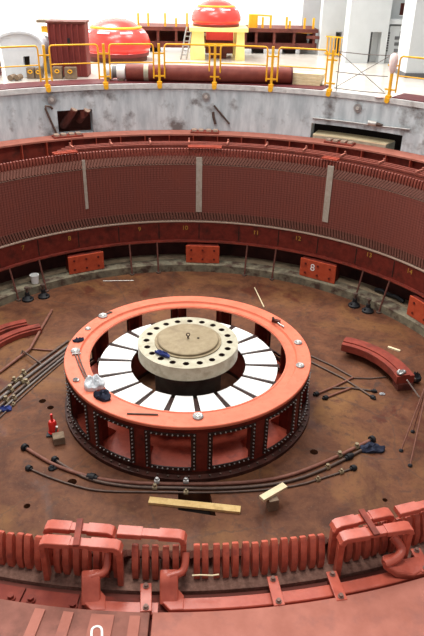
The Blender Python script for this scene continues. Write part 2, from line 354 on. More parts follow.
# nearer wall with the second doorway
Y2 = 12.35
x0, x1 = wx(345, 62, Y2), wx(384, 64, Y2); dx0, dx1 = wx(367.5, 60, Y2), wx(378.5, 60, Y2); dz = PY(372, 32, Y2).z
mb = MB(); mb.box(((x0+dx0)/2, Y2+.3, 8), (dx0-x0, .6, 8)); mb.box(((dx1+x1)/2, Y2+.3, 8), (x1-dx1, .6, 8)); mb.box(((dx0+dx1)/2, Y2+.3, (dz+12)/2), (dx1-dx0, .6, 12-dz))
wr = struct(mb.build('wall_right', 'wall_paint'))
xm = dx0+(dx1-dx0)*.52
d2 = struct(MB().box(((dx0+xm)/2, Y2+.5, (ZH+dz)/2), (xm-dx0, .06, dz-ZH)).build('door_2', 'door_dark'))
MB().box(((dx1+xm)/2, Y2+.42, (ZH+dz)/2), (dx1-xm, .05, dz-ZH)).build('door_leaf', 'wall_paint', d2)
# recessed wall with the control board, slab and dark opening above it
Y3 = 12.9
x0, x1 = x1, wx(424, 66, Y3)+2.5
oz0, oz1 = PY(400, 16.5, Y3).z, PY(400, 3, Y3).z; ox0, ox1 = wx(400, 10, Y3), wx(418, 10, Y3)
mb = MB(); mb.box(((x0+x1)/2, Y3+.2, (ZH+oz0)/2), (x1-x0, .4, oz0-ZH)); mb.box(((x0+ox0)/2, Y3+.2, (oz0+oz1)/2), (ox0-x0, .4, oz1-oz0))
mb.box(((x1+ox1)/2, Y3+.2, (oz0+oz1)/2), (x1-ox1, .4, oz1-oz0)); mb.box(((x0+x1)/2, Y3+.2, (oz1+12)/2), (x1-x0, .4, 12-oz1))
wc = struct(mb.build('wall_recess', 'grey_wall'))
MB().box(((ox0+ox1)/2, Y3+.7, (oz0+oz1)/2), (ox1-ox0, .1, oz1-oz0)).build('opening_lining', 'rust', wc)
sz = PY(395, 21.5, Y3-.2).z
MB().box(((x0+x1)/2, Y3-.12, sz), (x1-x0, .5, .14)).build('slab_edge', 'wall_paint', wc)
# big white column at right
Y4 = 9.3; x0 = wx(405, 77, Y4)
col4 = struct(MB().box((x0+.8, Y4+.5, 8.2), (1.6, 1.0, 7.6)).build('wall_column', 'wall_paint'))
MB().box((x0+.8, Y4+.48, ZH+.06), (1.64, 1.04, .12)).build('plinth', 'door_dark', col4)

# ================================================================== STATOR
st = thing('stator', 'huge red generator stator ring with brown laminated bore and copper winding ends', 'stator', (0, 0, 0))
NS = 504; DA = 2*PI/NS
ZC0, ZC1 = 1.52, 2.76
MB().ring(6.016, 6.6, ZC0, ZC1, 504).build('core', 'core', st, smooth=25)
tm = MB()
for i in range(NS):
    a = i*DA; c = pol(6.022, a, (ZC0+ZC1)/2); rd = pol(1, a); tg = Vector((rd.y, -rd.x, 0))
    tm.box(c, (.044, .0685, ZC1-ZC0), axes=(rd, tg, Vector((0, 0, 1))))
o = tm.build('tooth', 'core', st); o['kind'] = 'stuff'; o['label'] = 'fine brown laminated teeth of the bore'
# bright seam at the core top and pale insulating line at its foot
MB().ring(5.995, 6.06, ZC1-.005, ZC1+.005, 240).build('core_seam', 'brown_ring', st)
MB().ring(5.93, 6.2, 1.286, 1.314, 240).build('insulation_line', 'pale_line', st)
# lower end winding: slanted dark sticks
lw = MB()
for i in range(NS):
    for (ra, za, rb, zb, s) in ((6.015, ZC0+.01, 5.985, 1.33, .6),):
        lw.beam(pol(ra, i*DA, za), pol(rb, (i+s)*DA, zb), .05, .05, up=pol(1, i*DA))
o = lw.build('lower_winding', 'brown_dark', st); o['kind'] = 'stuff'
MB().ring(6.05, 6.5, 1.30, ZC0, 180).build('lower_backing', 'brown_dark', st)
# lower flange band
fb = MB().lathe([(5.95, .86), (5.95, 1.285), (6.5, 1.285), (6.5, .70), (5.99, .70), (5.90, .76), (5.90, .80), (5.95, .80)], 240, loop=True).build('lower_flange', 'red_dark', st, smooth=25)
MB().ring(5.89, 5.97, .75, .79, 240).build('flange_lip', 'red_old', st, smooth=25)
for txt, px, py in (('7', 23, 248), ('8', 69.5, 238.5), ('9', 139.5, 229.3), ('10', 185, 228), ('11', 256, 232.8), ('12', 298, 238.5), ('13', 369, 255), ('14', 409.5, 271.5)):
    q = PC(px, py, 5.945); a = ang(q); text_part(txt, .16, 'yellow_mark', fb, q, (math.cos(a), -math.sin(a), 0), (0, 0, 1))
# joints between flange sectors
jm = MB()
for k in range(36):
    a = k*2*PI/36+.06; jm.box(pol(5.947, a, 1.04), (.02, .012, .40), rz=-a)
jm.build('flange_joint', 'dark', st)
# frame: outer drum, inner plate, top flange and ribs
MB().ring(6.62, 6.9, .9, 2.8, 180).build('frame_drum', 'red_dark', st, smooth=25)
MB().ring(7.35, 7.42, 2.4, 3.19, 180, -R_(148), R_(148)).build('outer_shell', 'red_old', st, smooth=25)
MB().ring(7.20, 7.685, 3.195, 3.235, 240, -R_(148), R_(148)).build('top_flange', 'plate_pink', st, smooth=25)
MB().ring(6.60, 7.36, 2.70, 2.74, 180).build('trough_plate', 'red_dark', st, smooth=25)
for k in range(72):
    a = k*2*PI/72+.03
    d = abs((a+PI) % (2*PI)-PI)
    if R_(146) < d: continue
    MB().box(pol(7.27, a, 2.965), (.02, .16, .45), rz=-a).build('rib', 'red_paint', st)
# upper end winding
uw = MB()
for i in range(NS):
    uw.beam(pol(6.02, i*DA, ZC1+.01), pol(6.16, (i+1.4)*DA, 2.93), .048, .05, up=pol(1, i*DA))
o = uw.build('upper_winding', 'brown_dark', st); o['kind'] = 'stuff'; o['label'] = 'slanted brown coil ends above the core'
MB().ring(6.08, 6.4, ZC1-.02, 2.80, 240).build('support_ring', 'brown_ring', st, smooth=25)

# winding bars ----------------------------------------------------
def bar_mesh(mb, a):
    rd = pol(1, a); tg = Vector((rd.y, -rd.x, 0)); up = Vector((0, 0, 1)); h = .0245
    prof = [(6.205, 2.78), (6.285, 2.78), (6.308, 2.84), (6.308, 2.935), (6.255, 3.095), (6.235, 3.112), (6.205, 3.10), (6.18, 2.98)]
    k = len(mb.v)
    n = len(prof)
    ins = .006
    vv = []
    cr = sum(p[0] for p in prof)/n; cz = sum(p[1] for p in prof)/n
    for s, sc in ((-h, .93), (-h+ins, 1), (h-ins, 1), (h, .93)):
        vv += [rd*(cr+(r-cr)*(sc if abs(s) == h else 1))+up*(cz+(z-cz)*(.985 if abs(s) == h else 1))+tg*s for r, z in prof]
    fs = [list(range(n)), [3*n+j for j in range(n)][::-1]]
    for q in range(3): fs += [(q*n+j, q*n+(j+1) % n, (q+1)*n+(j+1) % n, (q+1)*n+j) for j in range(n)]
    mb.add(vv, fs)
ref = MB(); bar_mesh(ref, 0); bme = ref.mesh('winding_bar'); bme.materials.append(M['bar_red'])
bme.shade_smooth(); bme.set_sharp_from_angle(angle=R_(35))
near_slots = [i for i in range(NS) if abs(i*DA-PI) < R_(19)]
skip_px = [(45, 548), (121, 551), (186, 553), (337, 545), (343, 552)]   # places taken by the jumpers' own legs
skip = set()
for px, py in skip_px: skip.add(round((ang(P(px, py, 3.1)) % (2*PI))/DA))
for i in near_slots:
    if i in skip: continue
    o = bpy.data.objects.new('winding_bar', bme); COL.objects.link(o); o.parent = st
    o.rotation_euler = (random.uniform(-.0006, .0006), 0, -(i*DA)+random.uniform(-.0011, .0011)); o.location.z = random.uniform(-.008, .006)
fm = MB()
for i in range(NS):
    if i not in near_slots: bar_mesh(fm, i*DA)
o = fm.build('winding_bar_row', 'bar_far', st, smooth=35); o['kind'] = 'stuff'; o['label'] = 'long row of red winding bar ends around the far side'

# far bus rings with their supports
b0, b1 = apx(56, 150, 6.6), R_(112)
for k, (rr, zz) in enumerate(((6.50, 3.125), (6.60, 3.135), (6.70, 3.14), (6.50, 3.06), (6.50, 2.99))):
    MB().ring(rr-.03, rr+.03, zz-.022, zz+.022, 140, b0+.02*k, b1).build('bus_ring', 'bar_far', st, smooth=25)
k = 0; a = b0+.06
while a < b1:
    c = pol(6.62, a, 3.175); rd = pol(1, a); tg = Vector((rd.y, -rd.x, 0))
    s_ = MB().box(c, (.30, .035, .05), axes=(rd, tg, Vector((0, 0, 1)))); s_.box(pol(6.76, a, 2.96), (.04, .05, .45), axes=(rd, tg, Vector((0, 0, 1))))
    s_.hexa(pol(6.74, a, 3.19), (0, 0, 1), .025, .05); s_.build('bus_support', 'plate_pink', st)
    a += .148
# far side: flat jumpers over the bars
for px0, px1, py in ((52, 76, 148.6), (188, 222, 145.2), (324, 340, 152)):
    a0, a1 = apx(px0, py, 6.3), apx(px1, py, 6.3)
    MB().ring(6.28, 6.34, 3.125, 3.165, 10, a0, a1).build('jumper', 'red_paint', st); MB().ring(6.16, 6.22, 3.125, 3.165, 10, a0, a1).build('jumper', 'red_paint', st)
# pads with pale blocks on the top flange
for px, py in ((67, 133), (205, 130.5), (340, 143.5)):
    q = PC(px, py, 7.45); a = ang(q); rd = pol(1, a); tg = Vector((rd.y, -rd.x, 0)); Z = Vector((0, 0, 1))
    pb = thing('joint_plate', {67: 'long dark bolted plate on the stator flange below the left wall niche', 205: 'bolted plate with pale blocks on the stator flange at top centre', 340: 'bolted plate with pale bars on the stator flange at right, before the beam niche'}[px], 'plate', pol(7.42, a, 3.236), 'bolted plates on the stator flange')
    MB().box(pol(7.42, a, 3.257), (.3, .74, .04), axes=(rd, tg, Z)).build('plate', 'red_old', pb)
    for j in (-.28, -.1, .1, .28): MB().box(pol(7.42, a, 3.297)+tg*j, (.18, .12, .04), axes=(rd, tg, Z)).build('block', 'pale_line', pb)

# ---- near side: trough plate sectors, bolts, plates, bus bars, jumpers
def rect(w_, h_, c=.25):
    a, b = w_/2, h_/2; q = min(a, b)*c
    return [(-a+q, -b), (a-q, -b), (a, -b+q), (a, b-q), (a-q, b), (-a+q, b), (-a, b-q), (-a, -b+q)]
def sweep_part(name, pts, wd, h, material, parent, up=(0, 0, 1), c=.3, bevel=0):
    return MB().sweep(pts, rect(wd, h, c), up).build(name, material, parent, smooth=50)
def smooth_pts(pts, n=3):
    pts = [Vector(p) for p in pts]
    for _ in range(n):
        q = [pts[0]]
        for a, b in zip(pts, pts[1:]): q += [a*.75+b*.25, a*.25+b*.75]
        q.append(pts[-1]); pts = q
    return pts
# outer apron plates, in sectors, with raised ribs on the left
aedge = [PI+R_(31), ang(P(150, 625, 2.9)) % (2*PI), PI-R_(31)]
for k in range(2):
    MB().ring(6.655, 7.68, 2.80, 2.9, 40, aedge[k+1]+.0015, aedge[k]-.0015).build('apron_plate', ('plate_dirty', 'plate_pink')[k], st, smooth=25, bevel=.008)
for px0, px1 in ((27, 38), (58, 69), (88, 112), (128, 139)):
    a0, a1 = ang(P(px0, 628, 2.91)) % (2*PI), ang(P(px1, 628, 2.91)) % (2*PI)
    MB().ring(6.70, 7.6, 2.895, 2.915, 4, a1, a0).build('apron_rib', 'plate_pink', st, smooth=25)
# white loop mark on the apron
q = [P(91.5, 637, 2.918), P(91.5, 630, 2.918), P(93.5, 627.3, 2.918), P(97, 626, 2.918), P(100.5, 627, 2.918), P(102, 629.5, 2.918), P(102, 637, 2.918)]
MB().sweep(smooth_pts(q, 2), rect(.016, .004, .1)).build('painted_mark', 'white_mark', st)
# inner plates with hex bolts at the lower left
ap = [ang(P(x, 598, 2.78)) % (2*PI) for x in (-60, 22, 80, 150, 215, 285, 350, 430, 500)]
for k in range(len(ap)-1):
    MB().ring(6.45, 6.66, 2.745, 2.785, 8, ap[k+1]+.0012, ap[k]-.0012).build('sector_plate', 'red_old', st, smooth=25)
for px, py in ((11, 597.5), (31, 599.5), (73, 606), (130, 607)):
    c = P(px, py, 2.80); b = MB(); b.cyl(c-Vector((0, 0, .015)), c+Vector((0, 0, .004)), .035, 12); b.hexa(c, (0, 0, 1), .026, .032); b.build('bolt', 'red_old', st)

def bus(name, pxs, z, wd, h, material='jumper_red'):
    return MB().sweep([P(x, y, z) for x, y in pxs], rect(wd, h, .25)).build(name, material, st, smooth=40)
def arc_px(xa, xb, ya, z, n=14):                     # follow the stator's own circle from one pixel to another column
    R = math.hypot(*P(xa, ya, z)[:2]); a0 = ang(P(xa, ya, z)) % (2*PI)
    # walk the angle until the column xb is reached
    def col(a):
        d = pol(R, a, z)-CAM; return 212+F*d.dot(_cx)/d.dot(_fw)
    lo, hi = a0, a0+(R_(-40) if xb > xa else R_(40))
    for _ in range(40):
        mid = (lo+hi)/2
        if (col(mid) < xb) == (xb > xa): lo = mid
        else: hi = mid
    return [pol(R, a0+(lo-a0)*i/n, z) for i in range(n+1)]
# two bus bars running right from the risers
ZB = 2.83
pA = arc_px(96, 158, 608, ZB); pB = arc_px(176, 436, 606, ZB, 24)
MB().sweep(pA, rect(.105, .05, .25)).build('bus_bar', 'jumper_red', st, smooth=40)
MB().sweep(pB, rect(.105, .05, .25)).build('bus_bar', 'jumper_red', st, smooth=40)
# risers
def riser(pts, wds):
    pts = smooth_pts(pts, 2)
    MB().sweep(pts, rect(wds[0], wds[1], .4)).build('riser', 'jumper_red', st, smooth=50)
for dx_, dy_ in ((0, 0), (78, -.5)):
    a = [P(108+dx_, 553+dy_, 3.06), P(107.5+dx_, 566+dy_, 3.0), P(104+dx_, 573.5+dy_, 2.975), P(91+dx_, 577+dy_, 2.97)]
    MB().sweep(smooth_pts(a, 2), rect(.055, .075, .6)).build('riser', 'jumper_red', st, smooth=60)
    a = [P(91+dx_, 572+dy_, 2.98), P(91+dx_, 579+dy_, 2.975), P(91+dx_, 590+dy_, 2.90), P(91+dx_, 604+dy_, 2.83)]
    MB().sweep(smooth_pts(a, 2), rect(.14, .05, .45), up=(0, 0, 1)).build('riser', 'jumper_red', st, smooth=60)
    a = [P(84+dx_, 594+dy_, 2.84), P(88+dx_, 605+dy_, 2.835), P(97+dx_, 607.5+dy_, ZB), P(104+dx_, 608+dy_, ZB)]
    MB().prism([P(82+dx_, 592+dy_, 2.81), P(100+dx_, 593+dy_, 2.81), P(106+dx_, 600+dy_, 2.81), P(106+dx_, 614+dy_, 2.81), P(92+dx_, 615+dy_, 2.81), P(81.5+dx_, 604+dy_, 2.81)], (0, 0, .05)).build('riser', 'jumper_red', st, bevel=.008)
# right-hand riser
a = [P(393, 537, 3.06), P(400, 545, 3.02), P(402, 552, 2.99), P(395, 560, 2.97), P(384, 564, 2.96)]
MB().sweep(smooth_pts(a, 2), rect(.06, .08, .6)).build('riser', 'jumper_red', st, smooth=60)
MB().prism([P(381, 560, 2.93), P(396, 556, 2.93), P(403, 563, 2.87), P(418, 560, 2.85), P(426, 572, 2.85), P(413, 580, 2.85), P(396, 578, 2.86), P(383, 569, 2.92)], (0, 0, .055)).build('riser', 'jumper_red', st, bevel=.012)
MB().sweep([P(412, 572, 2.87), P(440, 565, 2.87)], rect(.1, .05, .25)).build('bus_bar', 'jumper_red', st, smooth=40)
# clamps over the bus bars, two nuts each
for xa, ya, xb, yb in ((146, 584, 146, 612), (272, 577, 279.5, 606), (331, 572, 342, 601), (280.5, 604, 280.6, 610) if False else (415, 549, 427, 572)):
    A, B = P(xa, ya, 2.895), P(xb, yb, 2.895)
    o = MB().beam(A, B, .085, .02).build('clamp', 'jumper_red', st, bevel=.004)
    for t in (.12, .88):
        c = A.lerp(B, t); b = MB(); b.cyl(c, c+Vector((0, 0, .016)), .024, 12); b.hexa(c, (0, 0, 1), .017, .036); b.build('nut', 'bolt_brown', o)
        b = MB(); b.box(c-Vector((0, 0, .06)), (.05, .05, .1)); b.build('spacer', 'red_dark', o)
# jumpers: flat insulated bars bridging over the winding bars
def jumper(p0, p1, z, legs=(True, True), wd=.098, h=.050, strapped=None):
    A, B = P(*p0, z), P(*p1, z); t = (B-A).normalized(); sd = Vector((t.y, -t.x, 0))
    if sd.y > 0: sd = -sd                            # towards the viewer (outwards)
    root = MB(); lo = (B-A).length
    root.sweep([A.lerp(B, .34), A.lerp(B, .66)], rect(wd*.82, h*.75, .2))
    o = root.build('jumper', 'jumper_red', st, smooth=25)
    for (u, v, lg_) in ((A, A.lerp(B, .37), legs[0]), (B, A.lerp(B, .63), legs[1])):
        tt = (v-u).normalized()
        if lg_: pts = [v, u+tt*.035, u+tt*.01-Vector((0, 0, .010)), u-tt*.002-Vector((0, 0, .045))]
        else: pts = [v, u]
        MB().sweep(pts, rect(wd, h, .2)).build('sleeve', 'jumper_red', o, smooth=25)
        if lg_: MB().sweep([u+tt*.0-Vector((0, 0, .03)), u+tt*.004-Vector((0, 0, .40))], rect(wd*.85, .046, .25)).build('leg', 'bar_red', o, smooth=25)
    return A, B, o
ZJ = 3.20
A, B, j1 = jumper((47, 525.5), (112.5, 531), ZJ)
A2, B2, j2 = jumper((42, 540.5), (119, 546), ZJ)
c0, c1 = A.lerp(B, .5), A2.lerp(B2, .46)
dd = (c1-c0).normalized(); MB().beam(c0-dd*.06+Vector((0, 0, .036)), c1+dd*.06+Vector((0, 0, .036)), .05, .02).build('strap', 'red_old', st, bevel=.004)
jumper((118, 531.5), (183.5, 536), ZJ, legs=(False, True))
A, B, j3 = jumper((335, 525), (390, 512.5), ZJ)
A2, B2, j4 = jumper((342, 537.5), (410, 526.5), ZJ)
c0, c1 = A.lerp(B, .52), A2.lerp(B2, .45)
dd = (c1-c0).normalized(); MB().beam(c0-dd*.06+Vector((0, 0, .036)), c1+dd*.06+Vector((0, 0, .036)), .05, .02).build('strap', 'red_old', st, bevel=.004)
jumper((397, 512), (450, 499), ZJ, legs=(False, True))
jumper((-70, 505), (-4, 517), ZJ, legs=(True, True)) if False else None
# bit of twine across two bars
MB().tube([P(192, 575.5, 3.0), P(200, 575, 3.0), P(212, 575.5, 3.0), P(219, 574.5, 3.0)], .006, 6).build('twine', 'wood_pale', st)

# pale strips hanging on the bore
for (xa, ya, xb, yb, wd, lab) in ((84.5, 160, 87.3, 209, .075, 'narrow pale strip hanging on the bore, leftmost of the three'), (199.5, 157.5, 198.8, 212, .15, 'broad pale strip on the bore above the hub, middle of the three'), (330.5, 166, 324.8, 222, .15, 'broad pale strip on the bore at right, rightmost of the three')):
    q0, q1 = PC(xa, ya, 5.98), PC(xb, yb, 5.98); a = ang(q1); mb = MB()
    mb.box(pol(5.988, a, (q0.z+q1.z)/2), (wd, .012, q0.z-q1.z), rz=-a)
    tag(mb.build('wall_strip', 'strip', loc=pol(5.988, a, q1.z)), lab, 'strip', 'pale strips on the stator bore')

# ================================================================== BRACKET RING ON THE PIT FLOOR
br = thing('bracket_ring', 'salmon red drum-shaped bracket ring with bolted windows on the pit floor', 'bracket ring', (0, 0, 0))
br.location = (.05, .03, 0); br.scale = (1.027, 1.027, 1.0)
RO = 2.122; ZT = 1.035
MB().lathe([(1.70, .965), (1.70, .995), (1.86, .995), (1.875, 1.01), (1.885, ZT), (RO-.01, ZT), (RO, ZT-.012), (RO, .985), (1.95, .965)], 128, loop=True).build('top_ring', 'ring_orange', br, smooth=28)
MB().ring(1.72, 1.735, .99, 1.003, 128).build('inner_bead', 'ring_orange', br, smooth=25)
MB().ring(1.92, 2.10, .90, .985, 128).build('upper_band', 'red_dark', br, smooth=25)
MB().lathe([(1.1, 0.0), (1.1, .10), (2.06, .10), (2.06, .17), (2.10, .17), (2.10, .08), (2.19, .07), (2.19, 0)], 128, loop=True).build('base_ring', 'base_black', br, smooth=25)
MB().lathe([(1.12, .11), (1.12, .26), (1.55, .20), (2.04, .13), (2.04, .11)], 96, loop=True).build('floor_plate', 'red_paint', br, smooth=25)
MB().ring(1.08, 1.13, .1, .70, 72).build('inner_drum', 'red_old', br, smooth=25)
NP = 14; PA0 = PI-R_(5.2); PW = R_(3.9)
for k in range(NP):
    a = PA0+k*2*PI/NP
    po = MB(); po.ring(2.02, 2.105, .15, .91, 6, a-PW, a+PW); o = po.build('post', 'red_dark', br, smooth=25)
    rd = pol(1, a); tg = Vector((rd.y, -rd.x, 0)); Z = Vector((0, 0, 1))
    MB().box(pol(1.93, a, .53), (.22, .05, .80), axes=(rd, tg, Z)).build('web', 'red_dark', o)
    MB().prism([pol(1.60, a, .13)+tg*.015, pol(1.98, a, .13)+tg*.015, pol(1.98, a, .55)+tg*.015], tg*-.03).build('gusset', 'red_paint', br)
    # window frame plate with studs
    w0, w1 = a+PW, a+2*PI/NP-PW
    wf = MB(); t = R_(1.6)
    wf.ring(2.095, 2.115, .19, .24, 8, w0-t, w1+t); wf.ring(2.095, 2.115, .85, .90, 8, w0-t, w1+t)
    wf.ring(2.095, 2.115, .24, .85, 2, w0-t, w0+R_(.5)); wf.ring(2.095, 2.115, .24, .85, 2, w1-R_(.5), w1+t)
    o = wf.build('window_frame', 'frame_shade_black', br)
    sm = MB()
    for j in range(10):
        aa = w0-t*.5+(w1-w0+t)*j/9
        for zz in (.215, .875): sm.hexa(pol(2.11, aa, zz), pol(1, aa), .011, .025)
    for j in range(1, 9):
        zz = .215+.66*j/9
        for aa in (w0-R_(.7), w1+R_(.7)): sm.hexa(pol(2.11, aa, zz), pol(1, aa), .011, .025)
    sm.build('stud', 'steel', o)['kind'] = 'stuff'
bs = MB()
for j in range(84): aa = 2*PI*j/84; bs.hexa(pol(2.145, aa, .072), (0, 0, 1), .018, .03)
bs.build('base_bolt', 'steel_dark', br)['kind'] = 'stuff'
# spider arms that carry the boards; their black paints shade into the gaps
sp = MB()
ORD = 'first second third fourth fifth sixth seventh eighth ninth tenth eleventh twelfth thirteenth fourteenth fifteenth sixteenth seventeenth'.split()
NPAN = 18; G0 = PI-R_(5.8)
for k in range(NPAN):
    a = G0+k*2*PI/NPAN; rd = pol(1, a); tg = Vector((rd.y, -rd.x, 0))
    MB().box(pol(1.335, a, .735), (.53, .13, .08), axes=(rd, tg, Vector((0, 0, 1)))).build('spider_arm', 'frame_shade_black', br)
pm = MB(); hw = PI/NPAN-R_(1.95)
pm.lathe([(1.03, .777), (1.60, .777), (1.60, .80), (1.03, .80)], 6, (0, 0, 0), -hw, hw, loop=True)
pme = pm.mesh('cover_board'); pme.materials.append(M['white_panel'])
for k in range(NPAN):
    a = G0+(k+.5)*2*PI/NPAN; b = R_(180)-a
    deg = (math.degrees(a)) % 360
    o = bpy.data.objects.new('cover_board', pme); COL.objects.link(o); o.rotation_euler.z = -a; o.location.x = .05
    n_c = round(((a-PI) % (2*PI))/(2*PI/NPAN)-.2) % NPAN
    tag(o, 'white wedge cover board by the hub, '+('nearest the viewer' if n_c == 0 else ORD[n_c-1]+' clockwise from the nearest one'), 'board', 'white cover boards around the hub')

# ---- hub
HC = Vector((.045, 0, 0))
hb = thing('hub', 'machined steel hub flange with twenty bolt holes inside the bracket ring', 'hub', HC)
def circ(c, r, n): return [(c[0]+r*math.sin(2*PI*i/n), c[1]+r*math.cos(2*PI*i/n)) for i in range(n)]
lp = [circ(HC, .885, 96)]
for k in range(20): lp.append(circ(HC+pol(.735, k*2*PI/20+.05), .056, 16))
MB().slab(lp, 1.0, 1.25).build('flange', 'hub', hb, smooth=30, bevel=0)
for k in range(20): MB().ring(.046, .0565, 1.0, 1.249, 16, c=HC+pol(.735, k*2*PI/20+.05)).build('hole_shade_liner', 'frame_shade_black', hb)  # black liner painted in place of the shade inside each hole
mb = MB(); mb.ring(0, .86, .975, 1.0, 64, c=HC); mb.build('flange_underside', 'frame_shade_black', hb)  # black plate paints the shade at the bottom of the holes
MB().lathe([(.60, 0), (.60, .9), (.64, .975), (0, .975)], 64, HC).build('shaft', 'hub_dark', hb, smooth=30)
MB().lathe([(0, 1.27), (.59, 1.27), (.59, 1.248), (0, 1.248)], 72, HC).build('seat_ring', 'hub_disc', hb, smooth=25)
MB().lathe([(0, 1.31), (.525, 1.31), (.54, 1.30), (.54, 1.268), (0, 1.268)], 72, HC).build('cover_disc', 'hub_disc', hb, smooth=25)
eb = MB(); eb.cyl(HC+Vector((0, 0, 1.31)), HC+Vector((0, 0, 1.36)), .018, 10)
eb.tube([HC+Vector((.03*math.cos(t), 0, 1.385+.03*math.sin(t))) for t in [2*PI*i/14 for i in range(15)]], .01, 6); eb.build('lifting_eye', 'steel_dark', hb, smooth=40)
MB().cyl(HC+Vector((.18, .0, 1.31)), HC+Vector((.18, 0, 1.318)), .022, 12).build('plug', 'dark', hb)

# ================================================================== helpers for loose things
def tubething(name, label, cat, pxs, r, material, z=None, group=None, n=8, smooth_n=0, fittings=(), fmat='hub_disc', fr=1.9):
    z = r if z is None else z
    pts = [P(q[0], q[1], q[2] if len(q) > 2 else z) for q in pxs]
    base = Vector((pts[0].x, pts[0].y, 0))
    fine = smooth_pts(pts, smooth_n) if smooth_n else pts
    if not fittings:
        return tag(MB().tube(fine, r, n).build(name, material, loc=base, smooth=50), label, cat, group)
    t = thing(name, label, cat, base, group); MB().tube(fine, r, n).build('rod', material, t, smooth=50)
    for (fx, fy, kind) in fittings:
        c = P(fx, fy, z); i = min(range(len(fine)-1), key=lambda i: (fine[i]+fine[i+1]-2*c).length)
        d = (fine[i+1]-fine[i]).normalized()
        mid = (fine[i]+fine[i+1])/2; c = fine[i]+d*max(0, min((fine[i+1]-fine[i]).length, (c-fine[i]).dot(d)))
        f = MB()
        if kind == 'end': f.cyl(c-d*.03, c+d*.03, r*fr*1.5, 12); f.cyl(c-d*.06, c+d*.06, r*fr*.8, 10)
        elif kind == 'wrap': f.cyl(c-d*.09, c+d*.09, r*fr*1.1, 12, r*fr); f.cyl(c-d*.04, c+d*.04, r*fr*1.5, 12)
        else: f.cyl(c-d*.035, c+d*.035, r*fr, 8); f.cyl(c, c+Vector((0, 0, r*fr*1.8)), r*1.1, 8)
        f.build('coupling', 'black' if kind in ('wrap', 'end') else fmat, t, smooth=40)
    return t
def rag(name, label, cat, px, py, z, rx, ry, h, material, seed=1, rz=0.0, parent=None, n=22, base=None):
    rnd = random.Random(seed); c = P(px, py, z)
    ph = [rnd.uniform(0, 6.28) for _ in range(8)]
    vv = []; fs = []; rings = 7
    for j in range(rings+1):
        t = j/rings
        for i in range(n):
            a = 2*PI*i/n
            k = 1+.12*math.sin(2*a+ph[0])+.09*math.sin(3*a+ph[1])+.05*math.sin(7*a+ph[2])
            if t < .5: q = t*2; rr = .35+.65*q; hh = h*(1-.35*q)*(1+.30*math.sin(4*a+ph[3]+q*3)+.2*math.sin(7*a+ph[4]))
            else: q = (t-.5)*2; rr = 1.0; hh = h*(.65*(1-q))*(1+.30*math.sin(4*a+ph[3]+3)+.2*math.sin(7*a+ph[4]))
            x, y = rr*k*rx*math.cos(a), rr*k*ry*math.sin(a)
            vv.append(Vector((c.x+x*math.cos(rz)-y*math.sin(rz), c.y+x*math.sin(rz)+y*math.cos(rz), z+max(hh*(1+rnd.uniform(-.22, .22)), 0)+.002)))
    vv.append(Vector((c.x, c.y, z+h))); top = len(vv)-1
    for j in range(rings): fs += [(j*n+i, j*n+(i+1) % n, (j+1)*n+(i+1) % n, (j+1)*n+i) for i in range(n)]
    fs += [(top, i, (i+1) % n) for i in range(n)]+[[rings*n+i for i in range(n)][::-1]]
    m = MB(); m.add(vv, fs)
    if parent is not None: return m.build(name, material, parent, smooth=60)
    return tag(m.build(name, material, loc=(c.x, c.y, z), smooth=60), label, cat)

# ---- things lying on the bracket ring and hub
rag('rag', 'crumpled white rag lying on the left front of the bracket ring', 'rag', 94, 385.5, ZT, .15, .19, .12, 'cloth_white', 3, .5)
rag('rag', 'dark navy rag beside the white rag on the bracket ring', 'rag', 103, 397.5, ZT, .15, .10, .09, 'cloth_dark', 5, -.2)
rag('rag', 'small dark rag on the far left of the bracket ring', 'rag', 78.5, 341, ZT, .09, .06, .05, 'cloth_dark', 8, .3)
rag('rag', 'tiny grey blue rag at the outer left edge of the bracket ring', 'rag', 76, 380.5, ZT, .055, .05, .04, 'steel', 9)
rag('rag', 'blue rag draped on the edge of the hub disc', 'rag', 162.5, 354.5, 1.272, .15, .05, .05, 'blue', 11, -.55)
def washer(px, py, z, r, lab, nm='lifting_ring', m='steel'):
    c = P(px, py, z); t = thing(nm, lab, 'ring', (c.x, c.y, z), 'steel rings on the bracket ring')
    MB().lathe([(r*.45, 0), (r, 0), (r, r*.3), (r*.8, r*.45), (r*.45, r*.35)], 20, c, loop=True).build('ring_body', m, t, smooth=40)
    MB().lathe([(0, r*.5), (r*.35, r*.4), (r*.4, 0)], 12, c).build('centre_boss', 'zinc', t, smooth=40)
washer(103, 316.5, ZT, .09, 'steel ring on the far left of the bracket ring, beside a dark tool')
washer(88, 329, ZT, .055, 'small steel nut like ring on the left of the bracket ring')
washer(75.5, 351.5, ZT, .085, 'steel ring at the left edge of the bracket ring above the long tongs')
washer(198, 417, ZT, .085, 'flat steel ring on the front of the bracket ring')
washer(298, 343, ZT, .075, 'steel ring on the right of the bracket ring, the farther of two')
washer(300, 366, ZT, .075, 'steel ring on the right of the bracket ring, the nearer of two')
t = thing('tongs', 'long thin tongs lying on the left of the bracket ring', 'tongs', P(78, 360, ZT))
for d in (0, 3): MB().tube([P(75+d, 354, ZT+.02), P(79+d, 365, ZT+.02), P(86+d*.6, 379, ZT+.02)], .012, 6).build('handle', 'steel_dark', t, smooth=40)
MB().box(P(76.5, 354, ZT+.02), (.16, .02, .03), rz=.2).build('jaw', 'steel', t)
tubething('steel_rod', 'short dark rod lying on the front of the bracket ring', 'rod', [(127, 413.5), (158, 414.5)], .014, 'steel_dark', z=ZT+.014)
t = thing('bracket_tool', 'small rusty clamp tool on the far right of the bracket ring', 'clamp', P(278, 323, ZT))
MB().box(P(276, 321, ZT+.03), (.16, .07, .06), rz=-.5).build('body', 'rust', t); MB().cyl(P(273, 318, ZT+.06), P(273, 318, ZT+.14), .025, 10).build('screw', 'steel_dark', t)
